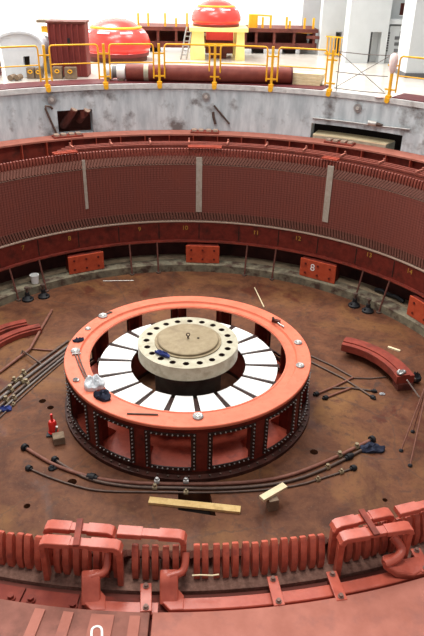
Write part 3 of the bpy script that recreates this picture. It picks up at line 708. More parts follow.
MB().tube([P(278, 323, ZT+.03), P(284, 327, ZT+.03)], .015, 8).build('handle', 'steel', t)
t = thing('chain_tool', 'dark chain tool lying beside the ring on the far left of the bracket ring', 'tool', P(108, 314, ZT))
for k in range(5): c = P(100+k*2.6, 316.5-k*1.1, ZT+.015); MB().tube([c+Vector((.035*math.cos(x*PI/4), .02*math.sin(x*PI/4), 0)) for x in range(9)], .009, 6).build('link', 'steel_dark', t)

# ---- pipe runs at the left of the floor
for k, (a, b, rr, mt, fit, lab) in enumerate((
    ((-14, 404), (68, 341), .028, 'steel_dark', ((14, 381, 'v'), (24, 374, 'v')), 'grey pipe in the left floor bundle, farthest from the viewer, with small valves'),
    ((-14, 410), (70, 345), .034, 'steel_mid', ((20, 381, 'v'), (10, 390, 'v')), 'thick grey pipe in the left floor bundle with pale fittings, second from the far side'),
    ((-14, 418), (70, 349), .030, 'steel_dark', ((28, 384, 'v'), (7, 401, 'v')), 'dark pipe in the left floor bundle, middle one, with a pale elbow'),
    ((-14, 424), (70, 352), .024, 'steel_mid', ((15, 399, 'v'),), 'thin grey pipe in the left floor bundle, second from the viewer'),
    ((-14, 430), (68, 357), .016, 'steel_dark', ((15, 405, 'v'),), 'thinnest pipe in the left floor bundle, nearest the viewer'))):
    tubething('floor_pipe', lab, 'pipe', [a, ((a[0]+b[0])/2, (a[1]+b[1])/2-1.5), b], rr, mt, smooth_n=2, fittings=fit, group='pipes on the left of the pit floor')
tubething('bent_bar', 'long bent primed bar standing off the left pipe bundle', 'bar', [(-4, 375, .03), (30, 349, .06), (41, 329, .05), (52, 310, .03)], .03, 'rod_pink')
tubething('bent_bar', 'short dark hooked rod crossing the left pipe bundle', 'rod', [(20, 358, .02), (22.5, 350.5, .12), (30, 356, .12), (42, 364.5, .05)], .018, 'steel_dark')
tubething('steel_rod', 'reddish rod lying between the bent bar and the left pipes', 'rod', [(30, 348.5), (44, 350), (57, 350.5)], .02, 'rod_pink')
rag('rag', 'crumpled blue rag on the floor at the left edge by the pipe ends', 'rag', 5, 410, 0, .12, .075, .06, 'blue', 21)
# red arc segments, far left
for pts, lab in (([(-30, 345), (-12, 334), (2, 327.5), (14, 324), (26, 321.5)], 'curved red segment on the left floor, the farther of two'), ([(-30, 362), (-10, 345), (5, 336.5), (22, 330), (40, 326)], 'curved red segment on the left floor, the nearer of two')):
    q = smooth_pts([P(x, y, .12) for x, y in pts], 2); t = thing('brake_segment', lab, 'segment', (q[0].x, q[0].y, 0), 'curved red segments on the floor')
    MB().sweep([v-Vector((0, 0, .06)) for v in q], rect(.24, .11, .1)).build('body', 'red_old', t, smooth=30)
    MB().sweep([v+Vector((0, 0, .01)) for v in q], rect(.15, .04, .1)).build('track', 'red_old', t, smooth=30)
    for e_ in (q[2], q[len(q)//2], q[-3]): MB().box((e_.x, e_.y, .005), (.2, .2, .012)).build('foot', 'red_dark', t)
# red arc segment on blocks, right
q = smooth_pts([P(x, y, .30) for x, y in ((344, 341), (362, 345.5), (381, 354), (397, 366), (406, 377))], 2)
t = thing('brake_segment', 'long curved red segment propped on dark blocks at the right of the floor', 'segment', (q[0].x, q[0].y, 0), 'curved red segments on the floor')
MB().sweep([v-Vector((0, 0, .06)) for v in q], rect(.36, .16, .08)).build('body', 'red_old', t, smooth=30)
MB().sweep([v+Vector((0, 0, .03)) for v in q], rect(.15, .03, .1)).build('track', 'red_old', t, smooth=30)
n_ = len(q); MB().sweep([q[i]+(q[min(i+1, n_-1)]-q[max(i-1, 0)]).normalized().cross(Vector((0, 0, 1)))*-.21-Vector((0, 0, .10)) for i in range(3, n_)], rect(.04, .05, .1)).build('side_rail', 'steel_dark', t, smooth=30)
c = P(401.5, 388, 0); tag(MB().box((c.x+.02, c.y+.05, .078), (.30, .28, .156), rz=.1).build('prop_block', 'rust', loc=(c.x, c.y, 0), bevel=.01), 'dark block propping the near end of the right red segment', 'block')
c = P(349, 350, 0); tag(MB().box((c.x, c.y, .078), (.22, .24, .156), rz=.2).build('prop_block', 'rust', loc=(c.x, c.y, 0), bevel=.01), 'dark block under the far end of the right red segment', 'block')
tag(MB().beam(P(388, 347, .345), P(400, 351, .345), .05, .03).build('wood_stick', 'wood_pale', loc=P(394, 349, .33)), 'short pale wooden stick lying on the right red segment', 'stick')
rag('rag', 'grey rag on the near end of the right red segment', 'rag', 401, 373, .345, .09, .07, .05, 'steel', 31)
tubething('steel_rod', 'pale pointed rod leaning from the right red segment to the floor', 'rod', [(407, 380, .33), (419, 397, .015)], .014, 'zinc')
rag('rag', 'dark rag hanging at the near tip of the right red segment', 'rag', 414, 379.5, .05, .12, .09, .12, 'black', 33)
# loose rods, right
for pts, r, lab, fit in (
    ([(311, 356), (333, 366), (353, 377.5)], .018, 'dark rod from the bracket ring into the right rod pile, the farther one', ()),
    ([(311, 362), (343, 378), (373, 397.5)], .02, 'longest dark rod of the right rod pile, reaching from the bracket ring', ((374, 398, 'end'),)),
    ([(315, 394.5), (334, 387), (353, 377.5)], .022, 'brown rod with a black end at the left of the right rod pile', ((316, 394, 'end'),)),
    ([(352, 378), (370, 378.5), (386, 377)], .014, 'thin rod pointing to the red segment from the right rod pile', ()),
    ([(325, 398), (339, 392.5), (351, 388)], .022, 'short brown rod with a black end, nearest of the right rod pile', ((325.5, 398, 'end'),)),
    ([(333, 388), (352, 388), (374, 391)], .02, 'level dark rod with a knobbed end in the right rod pile', ((374, 391, 'end'),))):
    tubething('steel_rod', lab, 'rod', pts, r, 'steel_dark' if r < .021 else 'rod_pink', smooth_n=0, fittings=fit, group='rods on the right of the pit floor', fr=1.5)
rag('paper_scrap', 'tiny white scrap on the floor beside the right rods', 'scrap', 382, 394.5, 0, .05, .035, .03, 'cloth_white', 41)
# long rods in front of the ring
tubething('long_rod', 'long rod curving in front of the bracket ring, farthest of three, black couplings', 'rod', [(24, 447), (40, 457), (58, 467), (92, 478), (125, 482.5), (162, 484), (230, 484), (280, 479), (322, 464), (373, 439)], .03, 'rod_pink', fittings=((25, 447.5, 'end'), (92, 478, 'wrap'), (372, 439.5, 'end'), (340, 456, 'v'), (357, 447.5, 'v')), smooth_n=2, group='long rods before the bracket ring', fr=1.5)
tubething('long_rod', 'long rod curving in front of the bracket ring, middle of three', 'rod', [(54, 459), (70, 470), (92, 481), (130, 487), (165, 488), (230, 489), (288, 483), (328, 468), (362, 450)], .026, 'steel_dark', fittings=((54.5, 460, 'end'), (155, 487, 'v'), (328, 468, 'v'), (349, 457, 'wrap')), smooth_n=2, group='long rods before the bracket ring', fr=1.5)
tubething('long_rod', 'long thin rod curving in front of the bracket ring, nearest of three', 'rod', [(28, 468), (48, 477), (72, 485), (98, 491.5), (150, 492), (220, 493), (290, 488), (330, 476), (354, 468)], .017, 'steel_dark', fittings=((29, 468.5, 'end'), (186, 492.5, 'v'), (318, 480, 'v'), (341, 472, 'v'), (353, 468, 'end')), smooth_n=2, group='long rods before the bracket ring', fr=2.2)
for k, (x, y) in enumerate(((157, 481.5), (186, 481.5))):
    c = P(x, y, .06); t = MB(); t.cyl(c-Vector((.04, 0, 0)), c+Vector((.04, 0, 0)), .045, 10); t.cyl(c-Vector((0, 0, .05)), c+Vector((0, 0, .07)), .028, 8)
    tag(t.build('pipe_fitting', 'steel', loc=(c.x, c.y, 0), smooth=40), ('grey pipe fitting on the long rods, left of the floor opening', 'grey pipe fitting on the long rods, above the floor opening')[k], 'fitting')
rag('rag', 'dark blue rag lying at the right end of the long rods', 'rag', 372, 449.5, 0, .19, .13, .07, 'cloth_dark', 51)
rag('rag', 'small black rag under the left end of the long rods', 'rag', 53, 468.5, 0, .08, .06, .04, 'black', 52)
# planks
def plank(px0, px1, z, wd, h, material, lab, name='wood_plank', cat='plank'):
    A, B = P(*px0, z+h/2), P(*px1, z+h/2)
    o = MB().beam(A, B, wd, h).build(name, material, loc=(A+B)/2-Vector((0, 0, h/2)), bevel=.004); return tag(o, lab, cat)
plank((149, 500.5), (240.5, 510), 0.0, .125, .045, 'wood', 'yellowish wooden plank lying over the dark floor opening')
c = P(272.5, 511, 0); tag(MB().box((c.x, c.y+.06, .10), (.15, .13, .20), rz=.25).build('wood_post', 'wood_old', loc=(c.x, c.y, 0), bevel=.006), 'short dark wooden post standing under a pale block', 'post')
plank((261.5, 499), (285, 485.5), .205, .11, .05, 'wood_pale', 'short pale wood piece tilted on a dark post before the ring', 'wood_piece', 'wood')
# bottle jack on block
c = P(58.5, 444, 0); tag(MB().box((c.x, c.y+.06, .07), (.19, .18, .14), rz=.3).build('wood_block', 'wood_old', loc=(c.x, c.y, 0), bevel=.01), 'small wooden block beside the red jack at left', 'block')
c = P(53.5, 433, .0); t = thing('bottle_jack', 'small bright red bottle jack standing behind the wooden block', 'jack', c)
MB().lathe([(0, 0), (.085, 0), (.085, .04), (.07, .06), (.07, .22), (.05, .26), (0, .26)], 20, c).build('body', 'red_jack', t, smooth=35)
MB().cyl(c+Vector((0, 0, .26)), c+Vector((0, 0, .40)), .022, 10).build('ram', 'red_jack', t, smooth=35)
MB().tube([c+Vector((.06, -.05, .08)), c+Vector((.09, -.08, .2))], .02, 8).build('pump', 'steel', t, smooth=40)
MB().box(c+Vector((0, -.07, .015)), (.2, .1, .03)).build('foot', 'black', t)
# tripod stand, right edge
feet = [P(412.6, 432), P(401, 451), P(410, 466), P(440, 450)]
apex = P(430, 374, .95)
t = thing('rod_tripod', 'stand of thin splayed rods with black feet at the right edge', 'stand', (apex.x, apex.y, 0))
for f_ in feet: o = MB().tube([f_+Vector((0, 0, .02)), apex+(apex-f_).normalized()*.05], .013, 8).build('leg', 'rod_pink', t, smooth=40); MB().lathe([(0, 0), (.038, 0), (.038, .02), (.018, .04), (0, .04)], 12, f_).build('foot', 'black', o, smooth=40)
MB().cyl(apex-Vector((0, 0, .05)), apex+Vector((0, 0, .08)), .04, 10).build('head', 'steel_dark', t)
# sticks near the far wall
tubething('wood_stick', 'thin pale stick on the floor behind the bracket ring', 'stick', [(254.5, 287.5), (264, 307)], .014, 'wood_pale')
tubething('steel_rod', 'thin pale rod lying on the floor below the left red sole block', 'rod', [(103, 281), (133.5, 280.5)], .012, 'zinc')

# ---- sole blocks on the curb
for k, (xl, xr, yt, yb, lab, txt) in enumerate(((69.5, 105, 254.5, 272.5, 'red bolted sole block on the curb at left, beside the bucket', ''), (185.5, 219.5, 238.5, 262, 'red bolted sole block on the curb at the centre, behind the ring', ''), (298.5, 334, 259, 281, 'red bolted sole block marked with a white figure at right', '8'), (406.5, 442, 296, 318, 'red bolted sole block at the right edge of the picture', ''))):
    q0, q1 = PC(xl, yb, 5.78), PC(xr, yb, 5.78); a = (ang(q0)+ang(q1))/2; wd = (q1-q0).length*.98
    zt = PC((xl+xr)/2, yt, 5.78).z; zt = .215+min(.475, max(.42, zt-.215))
    t = thing('sole_block', lab, 'block', pol(5.9, a, .215), 'red sole blocks on the curb')
    rd = pol(1, a); tg = Vector((rd.y, -rd.x, 0)); Z = Vector((0, 0, 1))
    MB().box(pol(5.98, a, (zt+.215)/2), (.34, wd*.94, zt-.215), axes=(rd, tg, Z)).build('body', 'red_dark', t, bevel=.01)
    fp = MB().box(pol(5.80, a, (zt+.215)/2), (.04, wd, zt-.215), axes=(rd, tg, Z)).build('face_plate', 'sole_red', t, bevel=.008)
    for jx in (-.34, 0, .34):
        for jz in (.24, .76): MB().hexa(pol(5.782, a, .215+(zt-.215)*jz)+tg*jx*wd, -rd, .03, .02).build('bolt', 'red_dark', t)
    if txt: text_part(txt, .26, 'white_mark', fp, pol(5.775, a, .50)-tg*.14*wd, (math.cos(a), -math.sin(a), 0), (0, 0, 1))
# ---- thin props between floor/curb and flange, and jack stands
pl_ = ((17.5, 292, 'thin rusty prop under the flange at the left edge'), (46, 287, 'thin rusty prop beside the white bucket'), (132, 270, 'thin rusty prop left of the middle pair, under number nine'), (158.5, 272.5, 'thin rusty prop just left of the central sole block'), (244.5, 273.5, 'thin rusty prop right of the central sole block'), (272, 277, 'thin rusty prop left of the marked sole block'), (354.5, 299.5, 'thin rusty prop over the left of the two right jacks'), (379.5, 308, 'thin rusty prop at right, before the black hoses'))
for px, py, lab in pl_:
    a = ang(PC(px, py, 5.66)); b = pol(5.655, a, 0); tpt = pol(5.93, a, .765) if False else pol(5.92, a, .70)
    t = thing('flange_prop', lab, 'prop', b, 'thin props under the stator flange')
    top = pol(5.66, a, .80)
    MB().tube([b, pol(5.885, a, .765)], .022, 8).build('rod', 'prop_rust', t, smooth=40)
    MB().cyl(b, b+Vector((0, 0, .03)), .06, 12).build('foot', 'steel_dark', t, smooth=40)
for px, py, lab in ((28, 300, 'black screw jack on the floor at far left, the left one of a pair'), (44, 297, 'black screw jack on the floor near the bucket, the right one of a pair'), (354, 306, 'black screw jack at right by the curb, the left one of a pair'), (367.5, 311.5, 'black screw jack at right by the curb, the right one of a pair')):
    c = P(px, py, 0); t = thing('screw_jack', lab, 'jack', c, 'black screw jacks by the curb')
    MB().lathe([(0, 0), (.14, 0), (.14, .04), (.11, .06), (.055, .12), (.05, .2), (0, .2)], 20, c).build('base', 'black', t, smooth=35)
    MB().lathe([(0, .2), (.03, .2), (.03, .30), (.055, .30), (.055, .34), (0, .34)], 12, c).build('screw', 'steel_dark', t, smooth=35)
    for k in range(3): MB().cyl(c+pol(.10, k*2.1, .04), c+pol(.10, k*2.1, .10), .02, 6).build('lug', 'black', t)
# bucket
c = PC(35, 281, 5.85); c = Vector((c.x, c.y, .215)); t = thing('bucket', 'small white bucket standing on the curb at left', 'bucket', c)
MB().lathe([(0, .01), (.085, 0), (.105, .21), (.112, .215), (.112, .195), (.097, .205), (.08, .02), (0, .02)], 24, c).build('body', 'white', t, smooth=40)
MB().tube([c+Vector((.11*math.cos(x*PI/8), -.03*math.sin(x*PI/8)-.02, .205-.05*math.sin(x*PI/8))) for x in range(9)], .006, 6).build('handle', 'steel', t)
# dark hoses and lumps under the flange
hs = [PC(x, y, 6.15) for x, y in ((376, 287), (382, 281), (390, 287), (398, 289), (405, 294))]
tag(MB().tube(smooth_pts([Vector((v.x, v.y, .26+.06*(i % 2))) for i, v in enumerate(hs)], 2), .05, 8).build('hose', 'black', loc=(hs[0].x, hs[0].y, .2), smooth=50), 'coiled black hose on the ledge under the flange at right', 'hose')

# ================================================================== PIT WALL DETAILS
for px, py, lab in ((51.5, 99.5, 'round steel plug in the pit wall left of the niche'), (206, 96.5, 'round steel plug in the pit wall at top centre'), (358, 108, 'round steel plug in the pit wall above the right niche')):
    q = PC(px, py, RW); a = ang(q); n_ = -pol(1, a); t = thing('wall_plug', lab, 'plug', q, 'round plugs in the pit wall')
    MB().cyl(q, q+n_*.03, .105, 20).build('disc', 'steel', t, smooth=40); MB().cyl(q+n_*.03, q+n_*.05, .045, 14).build('boss', 'zinc', t, smooth=40)
def wtube(name, lab, cat, pts, r, m, off=.06):
    q = [PC(x, y, RW-off) for x, y in pts]; o = MB().tube(q, r, 8).build(name, m, loc=q[0], smooth=50); return tag(o, lab, cat)
wtube('hook_rod', 'long dark hook rod leaning on the pit wall beside the left niche', 'rod', [(52.5, 109), (50.5, 106.5), (45.5, 106), (45.5, 109), (56.5, 133.5)], .028, 'steel_dark')
wtube('hook_rod', 'slanting dark rod on the pit wall at top centre', 'rod', [(214, 105.5), (222, 115), (229.5, 124)], .026, 'steel_dark')
t = wtube('wall_bracket', 'small dark iron bracket on the pit wall left of the slanting rod', 'bracket', [(213, 112), (213.5, 117), (215.5, 124)], .035, 'steel_dark', .05)
wtube('wall_pipe', 'thin grey pipe on the pit wall above the right niche', 'pipe', [(313, 118), (345, 121.5), (378, 126), (410, 129.5)], .022, 'steel', .03)
q = PC(372, 123, RW-.08); t = thing('wall_valve', 'pale valve on the wall pipe above the right niche', 'valve', q)
MB().cyl(q-Vector((.09, -.04, 0)), q+Vector((.09, -.04, -.01)), .06, 12).build('body', 'zinc', t, smooth=40); MB().cyl(q+Vector((.1, -.05, -.02)), q+Vector((.24, -.12, -.03)), .05, 12, .03).build('nozzle', 'steel_dark', t, smooth=40)
# two pipe stubs in the left niche
for (x0, y0, x1, y1, lab) in ((74, 109, 63, 126, 'rusty pipe stub in the left wall niche, the left of two'), (87, 109.5, 79, 120, 'rusty pipe stub in the left wall niche, the right of two')):
    A = PC(x0, y0, RW+.02); B = PC(x1, y1, RW+.45); t = thing('pipe_stub', lab, 'pipe', B, 'pipe stubs in the wall niche')
    MB().cyl(A, B, .10, 16).build('pipe', 'rust', t, smooth=40); d = (A-B).normalized(); MB().cyl(A, A+d*.03, .085, 16).build('end_cap', 'pale_line', t, smooth=40)
A = PC(81, 104, RW+.05); B = PC(83, 118, RW+.08); tag(MB().beam(A, B, .09, .05).build('niche_strut', 'rust', loc=B), 'rusty flat strut between the two pipe stubs in the niche', 'strut')
# pale beam inside right niche
a0, a1 = apx(313, 135), apx(392, 146); t = thing('bolted_beam', 'pale bolted steel beam resting in the right wall niche', 'beam', pol(RW+.3, (a0+a1)/2, 3.1))
am = (a0+a1)/2; MB().ring(RW-.02, RW+.55, 3.02, 3.30, 12, a0, a1-.02).build('body', 'hub', t, smooth=25); MB().ring(RW-.02, RW+.5, 3.30, 3.33, 12, a0, a1-.02).build('lid', 'wood_pale', t, smooth=25)
for k in range(12): aa = a0+.02+(a1-a0-.06)*k/11; MB().hexa(pol(RW-.02, aa, 3.18), -pol(1, aa), .022, .02).build('bolt', 'steel_dark', t)

# ================================================================== HALL
# ---- railing: posts and framed sections round the rim
RR = RW+.06
post_px = [-12, 47, 105.5, 159.5, 214.5, 271, 329.5, 389, 452]
pa = []
for px in post_px: pa.append(apx(px, 86 if px < 260 else 90+(px-260)*.06, RR))
names = ['leftmost, partly cut by the frame', 'beside the maroon cabinet', 'beneath the left red dome', 'left of the ladder', 'under the yellow table', 'right of the yellow table legs', 'before the stacked boards, left of the wire gap', 'wrapped with pink tape, right of the wire gap', 'beyond the right edge']
for k, a in enumerate(pa):
    b = pol(RR-.03, a, ZH); rd = pol(1, a); tg = Vector((rd.y, -rd.x, 0)); Z = Vector((0, 0, 1))
    t = thing('railing_post', 'yellow railing post on the pit rim, '+names[k], 'post', b-Vector((0, 0, .12)), 'yellow railing posts')
    MB().box(b+Z*.46, (.06, .06, .98), axes=(rd, tg, Z)).build('upright', 'yellow', t, bevel=.006)
    MB().cyl(b-rd*.10-Z*.06, b+rd*.02-Z*.06, .062, 14).build('socket', 'yellow', t, smooth=40)
    MB().box(b+Z*.01-rd*.02, (.1, .13, .09), axes=(rd, tg, Z)).build('foot', 'yellow', t, bevel=.01)
    for zz in (.18, .72): MB().box(b+Z*zz, (.04, .24, .035), axes=(rd, tg, Z)).build('bracket_arm', 'yellow', t)
sec_names = ['over the pale hood at left', 'before the cabinet and red dome', 'over the pipe coupling', 'over the maroon pipe, left part', 'over the maroon pipe, right part', 'before the stacked boards', None, 'at the right edge by the white column']
for k in range(len(pa)-1):
    a0, a1 = pa[k]+.018, pa[k+1]-.018
    def rp(t, z): return pol(RR, a0+(a1-a0)*t, ZH+z)
    if k == 6:
        t = thing('wire_barrier', 'thin grey wire barrier with crossed wires between two yellow posts', 'barrier', rp(.5, 0))
        for z0, z1 in ((.92, .92), (.46, .46), (.08, .08)): MB().tube([rp(-.03, z0), rp(.5, z0-.02), rp(1.03, z1)], .011, 6).build('wire', 'steel_mid', t)
        for z0, z1 in ((.9, .1), (.1, .9)): MB().tube([rp(0, z0), rp(1, z1)], .008, 6).build('cross_wire', 'steel_mid', t)
        MB().tube([rp(.015, 0), rp(.015, .92)], .012, 6).build('stay', 'steel_mid', t)
        continue
    t = thing('railing_section', 'yellow tubular railing section '+sec_names[k], 'railing', rp(.5, 0), 'yellow railing sections')
    pts = [rp(0, .12), rp(0, .84), rp(.012, .90), rp(.045, .93)]+[rp(.045+.91*i/8, .93) for i in range(1, 8)]+[rp(.955, .93), rp(.988, .90), rp(1, .84), rp(1, .12)]
    MB().tube(pts, .021, 8).build('frame', 'yellow', t, smooth=50)
    MB().tube([rp(i/8, .50) for i in range(9)], .015, 8).build('mid_rail', 'yellow', t, smooth=50)
q = pol(RR-.03, pa[7], ZH+.82)
rq = MB(); rq.lathe([(.03, -.28), (.085, -.2), (.10, 0), (.085, .12), (.03, .17)], 14, q); tag(rq.build('tape_knot', 'pink_cloth', loc=q, smooth=60), 'pink and white tape knotted round the right railing post', 'tape')
q = PC(380, 95.5, RW); tag(MB().lathe([(0, .05), (.08, .04), (.12, 0), (0, 0)], 12, (q.x, q.y, ZH)).build('tape_scrap', 'pink_cloth', loc=(q.x, q.y, ZH), smooth=60), 'scrap of pink tape at the foot of the right railing post', 'tape')

# ---- maroon pipe on the floor behind the railing
A, B = P(127, 81, ZH), P(291, 84.5, ZH); d = (B-A).normalized(); up = Vector((0, 0, .215))
t = thing('floor_pipe', 'large maroon pipe lying on the hall floor behind the railing', 'pipe', A)
MB().cyl(A+up, B+up, .205, 28).build('pipe', 'pipe_red', t, smooth=40)
MB().cyl(A+up+d*.46, A+up+d*.58, .212, 28).build('pale_band', 'hub', t, smooth=40)
MB().cyl(B+up-d*.03, B+up+d*.01, .215, 28).build('end_rim', 'maroon', t, smooth=40)
A2 = A-d*.58; t = thing('pipe_coupling', 'pale and dark pipe coupling at the left end of the maroon pipe', 'coupling', A2)
MB().cyl(A2+up, A2+up+d*.22, .17, 24).build('sleeve', 'hood', t, smooth=40); MB().cyl(A2+up+d*.22, A2+up+d*.34, .15, 24).build('seal', 'door_dark', t, smooth=40); MB().cyl(A2+up+d*.34, A2+up+d*.55, .18, 24).build('collar', 'white', t, smooth=40)
for s_ in (.1, .45): MB().box(A2+d*s_+Vector((0, 0, .03)), (.1, .3, .06)).build('chock', 'wood_old', t)
# stacked boards
c0, c1 = P(294, 85, ZH), P(323, 87, ZH)
for k in range(4):
    A, B = c0+Vector((0, .25, .035+k*.075)), c1+Vector((.02*k, .25, .035+k*.075))
    tag(MB().beam(A, B, .5-.02*k, .07).build('stacked_board', 'wood_pale', loc=A-Vector((0, 0, .035)), bevel=.006), ('bottom pale board of the stack behind the railing', 'second board from the floor in the pale stack behind the railing', 'third board from the floor in the pale stack behind the railing', 'top pale board of the stack behind the railing')[k], 'board', 'pale boards stacked behind the railing')

# ---- red domes
def dome(c, r, h, lab, grp='red domes in the hall', ribs=False):
    t = thing('red_dome', lab, 'dome', c, grp)
    prof = [(r*.92, 0), (r*.95, .10*h), (r*.93, .13*h), (r, .22*h), (r*1.0, .36*h), (r*.93, .55*h), (r*.80, .70*h), (r*.74, .74*h)]
    MB().lathe(prof, 56, c).build('shell', 'hallred', t, smooth=30)
    MB().lathe([(r*.76, .73*h), (r*.76, .77*h), (r*.70, .79*h), (r*.70, .73*h)], 56, c, loop=True).build('yellow_band', 'yellow', t, smooth=30)
    MB().lathe([(r*.70, .76*h), (r*.55, .88*h), (r*.3, .97*h), (0, h)], 56, c).build('cap', 'hallred', t, smooth=30)
    MB().lathe([(r*.935, -.001), (r*.96, .09*h), (r*.94, .10*h)], 56, c).build('dark_seam', 'cab_red', t, smooth=30)
    for k in range(8):
        a = PI+.35+k*2*PI/8
        MB().lathe([(r*.875, .63*h), (r*.83, .68*h)], 6, c+pol(.012, a), a-.22, a+.22).build('slot_cover', 'hood', t)
    return t
c = P(116, 61.5, ZH); c.y += .55
tag(MB().ring(.0, .95, ZH, ZH+.14, 40, c=(c.x, c.y, 0)).build('dome_stand', 'rust', loc=(c.x, c.y, ZH), smooth=30), 'low dark round stand under the left red dome', 'stand')
dome(Vector((c.x, c.y, ZH+.14)), 1.07, 1.08, 'large glossy red dome with yellow band, left of the ladder')
# yellow table with second dome
YT = P(200, 60, ZH).y; xl, xr = PY(196, 45, YT).x, PY(241, 45, YT).x; zt = PY(215, 29.5, YT).z
t = thing('work_table', 'pale yellow steel table carrying the farther red dome', 'table', ((xl+xr)/2, YT, ZH))
MB().box(((xl+xr)/2, YT+.65, zt), (xr-xl+.42, 1.6, .12)).build('top', 'yellow_pale', t, bevel=.01)
for x, y in ((xl+.06, YT), (xr-.02, YT), (xl+.06, YT+1.3), (xr-.02, YT+1.3)):
    w0 = .22 if x < 1 else .14
    MB().prism([Vector((x-w0*1.1, y, ZH)), Vector((x+w0*1.1, y, ZH)), Vector((x+w0*.85, y, zt-.06)), Vector((x-w0*.85, y, zt-.06))], (0, .3, 0)).build('leg', 'yellow_pale', t)
MB().box(((xl+xr)/2, YT+.15, zt-.46), (xr-xl, .08, .09)).build('cross_bar', 'yellow', t)
b_ = t
MB().ring(.28, .62, zt-.34, zt-.06, 4, PI/4, c=((xl+xr)/2+.05, YT+.75, 0)).build('frame', 'hallred', b_); MB().box(((xl+xr)/2+.05, YT+.75, zt-.55), (.9, .6, .42)).build('hood', 'rust', b_)
MB().box(((xl+xr)/2+.05, YT+.75, ZH+.17), (.5, .5, .34)).build('pedestal', 'rust', b_)
dome(Vector((PY(216, 28, YT+.6).x, YT+.65, zt+.06)), .80, .78, 'glossy red dome standing on the yellow table')
# ladder
A, B = P(183.5, 59.5, ZH), PY(189.5, 27, P(183.5, 59.5, ZH).y+.35)
t = thing('ladder', 'light steel ladder leaning on the brown steel frame', 'ladder', A)
for s_ in (-.09, .09): MB().beam(A+Vector((s_, 0, 0)), B+Vector((s_, 0, 0)), .035, .05).build('stile', 'steel', t)
for k in range(1, 7): q = A.lerp(B, k/7); MB().beam(q-Vector((.09, 0, 0)), q+Vector((.09, 0, 0)), .03, .03).build('rung', 'steel', t)
# ---- brown steel frame (rotor spider) with yellow posts
YF = 14.6
t = thing('rotor_spider', 'long brown red steel spider frame resting across the hall', 'frame', (PY(225, 50, YF).x, YF, ZH))
xl, xr = PY(136, 35, YF).x, PY(317, 42, YF).x
ztop = PY(225, 29.5, YF).z; zbot = PY(225, 47.5, YF).z; L_ = xr-xl; xc = (xl+xr)/2
zt_l, zb_l = ztop, zbot
MB().box((xc, YF+.7, ztop), (L_, 1.6, .12)).build('deck', 'rust', t)
MB().box((xc+.15, YF+.15, zbot+.07), (L_-.3, .3, .20)).build('lower_chord', 'rust', t); MB().box((xc, YF+1.3, zbot+.07), (L_-.3, .3, .20)).build('lower_chord', 'rust', t)
MB().box((xc, YF+.75, (ztop+zbot)/2), (L_-.5, .06, ztop-zbot)).build('web', 'rust', t)
for fx in (.02, .12, .22, .33, .37, .45, .60, .66, .76, .87, .98): MB().box((xl+L_*fx, YF+.3, (ztop+zbot)/2), (.09, .7, ztop-zbot)).build('stiffener', 'rust', t)
for fx in (.10, .34, .50, .68, .86): MB().box((xl+L_*fx, YF+.6, (ZH+zbot)/2), (.35, .9, zbot-ZH)).build('foot', 'dark', t)
MB().beam((xl+L_*.30, YF, ztop-.13), (xl+L_*.38, YF-.1, ztop-.16), .1, .08).build('arm', 'hub', t); MB().beam((xl+L_*.94, YF, ztop-.2), (xl+L_*1.04, YF-.2, ztop-.2), .1, .1).build('arm', 'rust', t)
for px, py in ((138, 13), (148, 13), (165, 13), (176, 18), (187, 13), (263, 17), (271, 16), (287, 17), (290, 21), (305, 18), (314, 18)):
    q = PY(px, py, YF+.1); MB().box((q.x, YF+.1, (q.z+ztop)/2), (.07, .07, q.z-ztop)).build('deck_post', 'yellow', t)
MB().beam(PY(258, 15, YF+.1), PY(272, 16, YF+.1), .05, .05).build('deck_rail', 'yellow', t); MB().beam(PY(285, 31, YF+.1), PY(314, 33, YF+.1), .1, .06).build('deck_rail', 'yellow', t); MB().box(PY(253, 22, YF+.3), (.3, .3, .5)).build('deck_box', 'yellow', t)
# distant yellow fence
A, B = P(320, 55, ZH), P(345, 57.5, ZH); t = thing('low_fence', 'low yellow fence before the far doorway', 'fence', A)
for z_ in (.08, .62): MB().beam(A+Vector((0, 0, z_)), B+Vector((0, 0, z_)), .04, .04).build('rail', 'yellow', t)
for k in range(9): q = A.lerp(B, k/8); MB().box(q+Vector((0, 0, .33)), (.035, .035, .62)).build('baluster', 'yellow', t)
# ---- maroon ribbed cabinet
YC = P(67, 77, ZH).y; xl, xr = PY(50, 60, YC).x, PY(86.5, 60, YC).x; zt = PY(67, 23.5, YC).z
t = thing('ribbed_cabinet', 'tall maroon ribbed steel cabinet behind the railing', 'cabinet', ((xl+xr)/2, YC, ZH))
MB().box(((xl+xr)/2, YC+.4, (ZH+zt)/2), (xr-xl, .7, zt-ZH)).build('body', 'cab_red', t)
for k in range(7): x = xl+.03+(xr-xl-.06)*k/6; MB().box((x, YC+.03, (ZH+zt)/2), (.045, .06, zt-ZH-.06)).build('rib', 'cab_red', t, bevel=.008)
MB().box(((xl+xr)/2, YC+.4, zt+.02), (xr-xl+.06, .76, .05)).build('lid', 'rust', t); MB().box(((xl+xr)/2+.05, YC+.0, ZH+.9), (.06, .04, .12)).build('handle', 'black', t)
YB = YC+1.9; q = PY(45.5, 26, YB); t = thing('yellow_beam', 'yellow steel column with a flat cap behind the cabinet', 'column', (q.x, YB, ZH))
MB().box((q.x, YB, (ZH+q.z)/2), (.22, .2, q.z-ZH)).build('shaft', 'yellow', t); MB().box((q.x, YB, PY(45, 21, YB).z), (.42, .4, .07)).build('cap', 'wood_old', t)
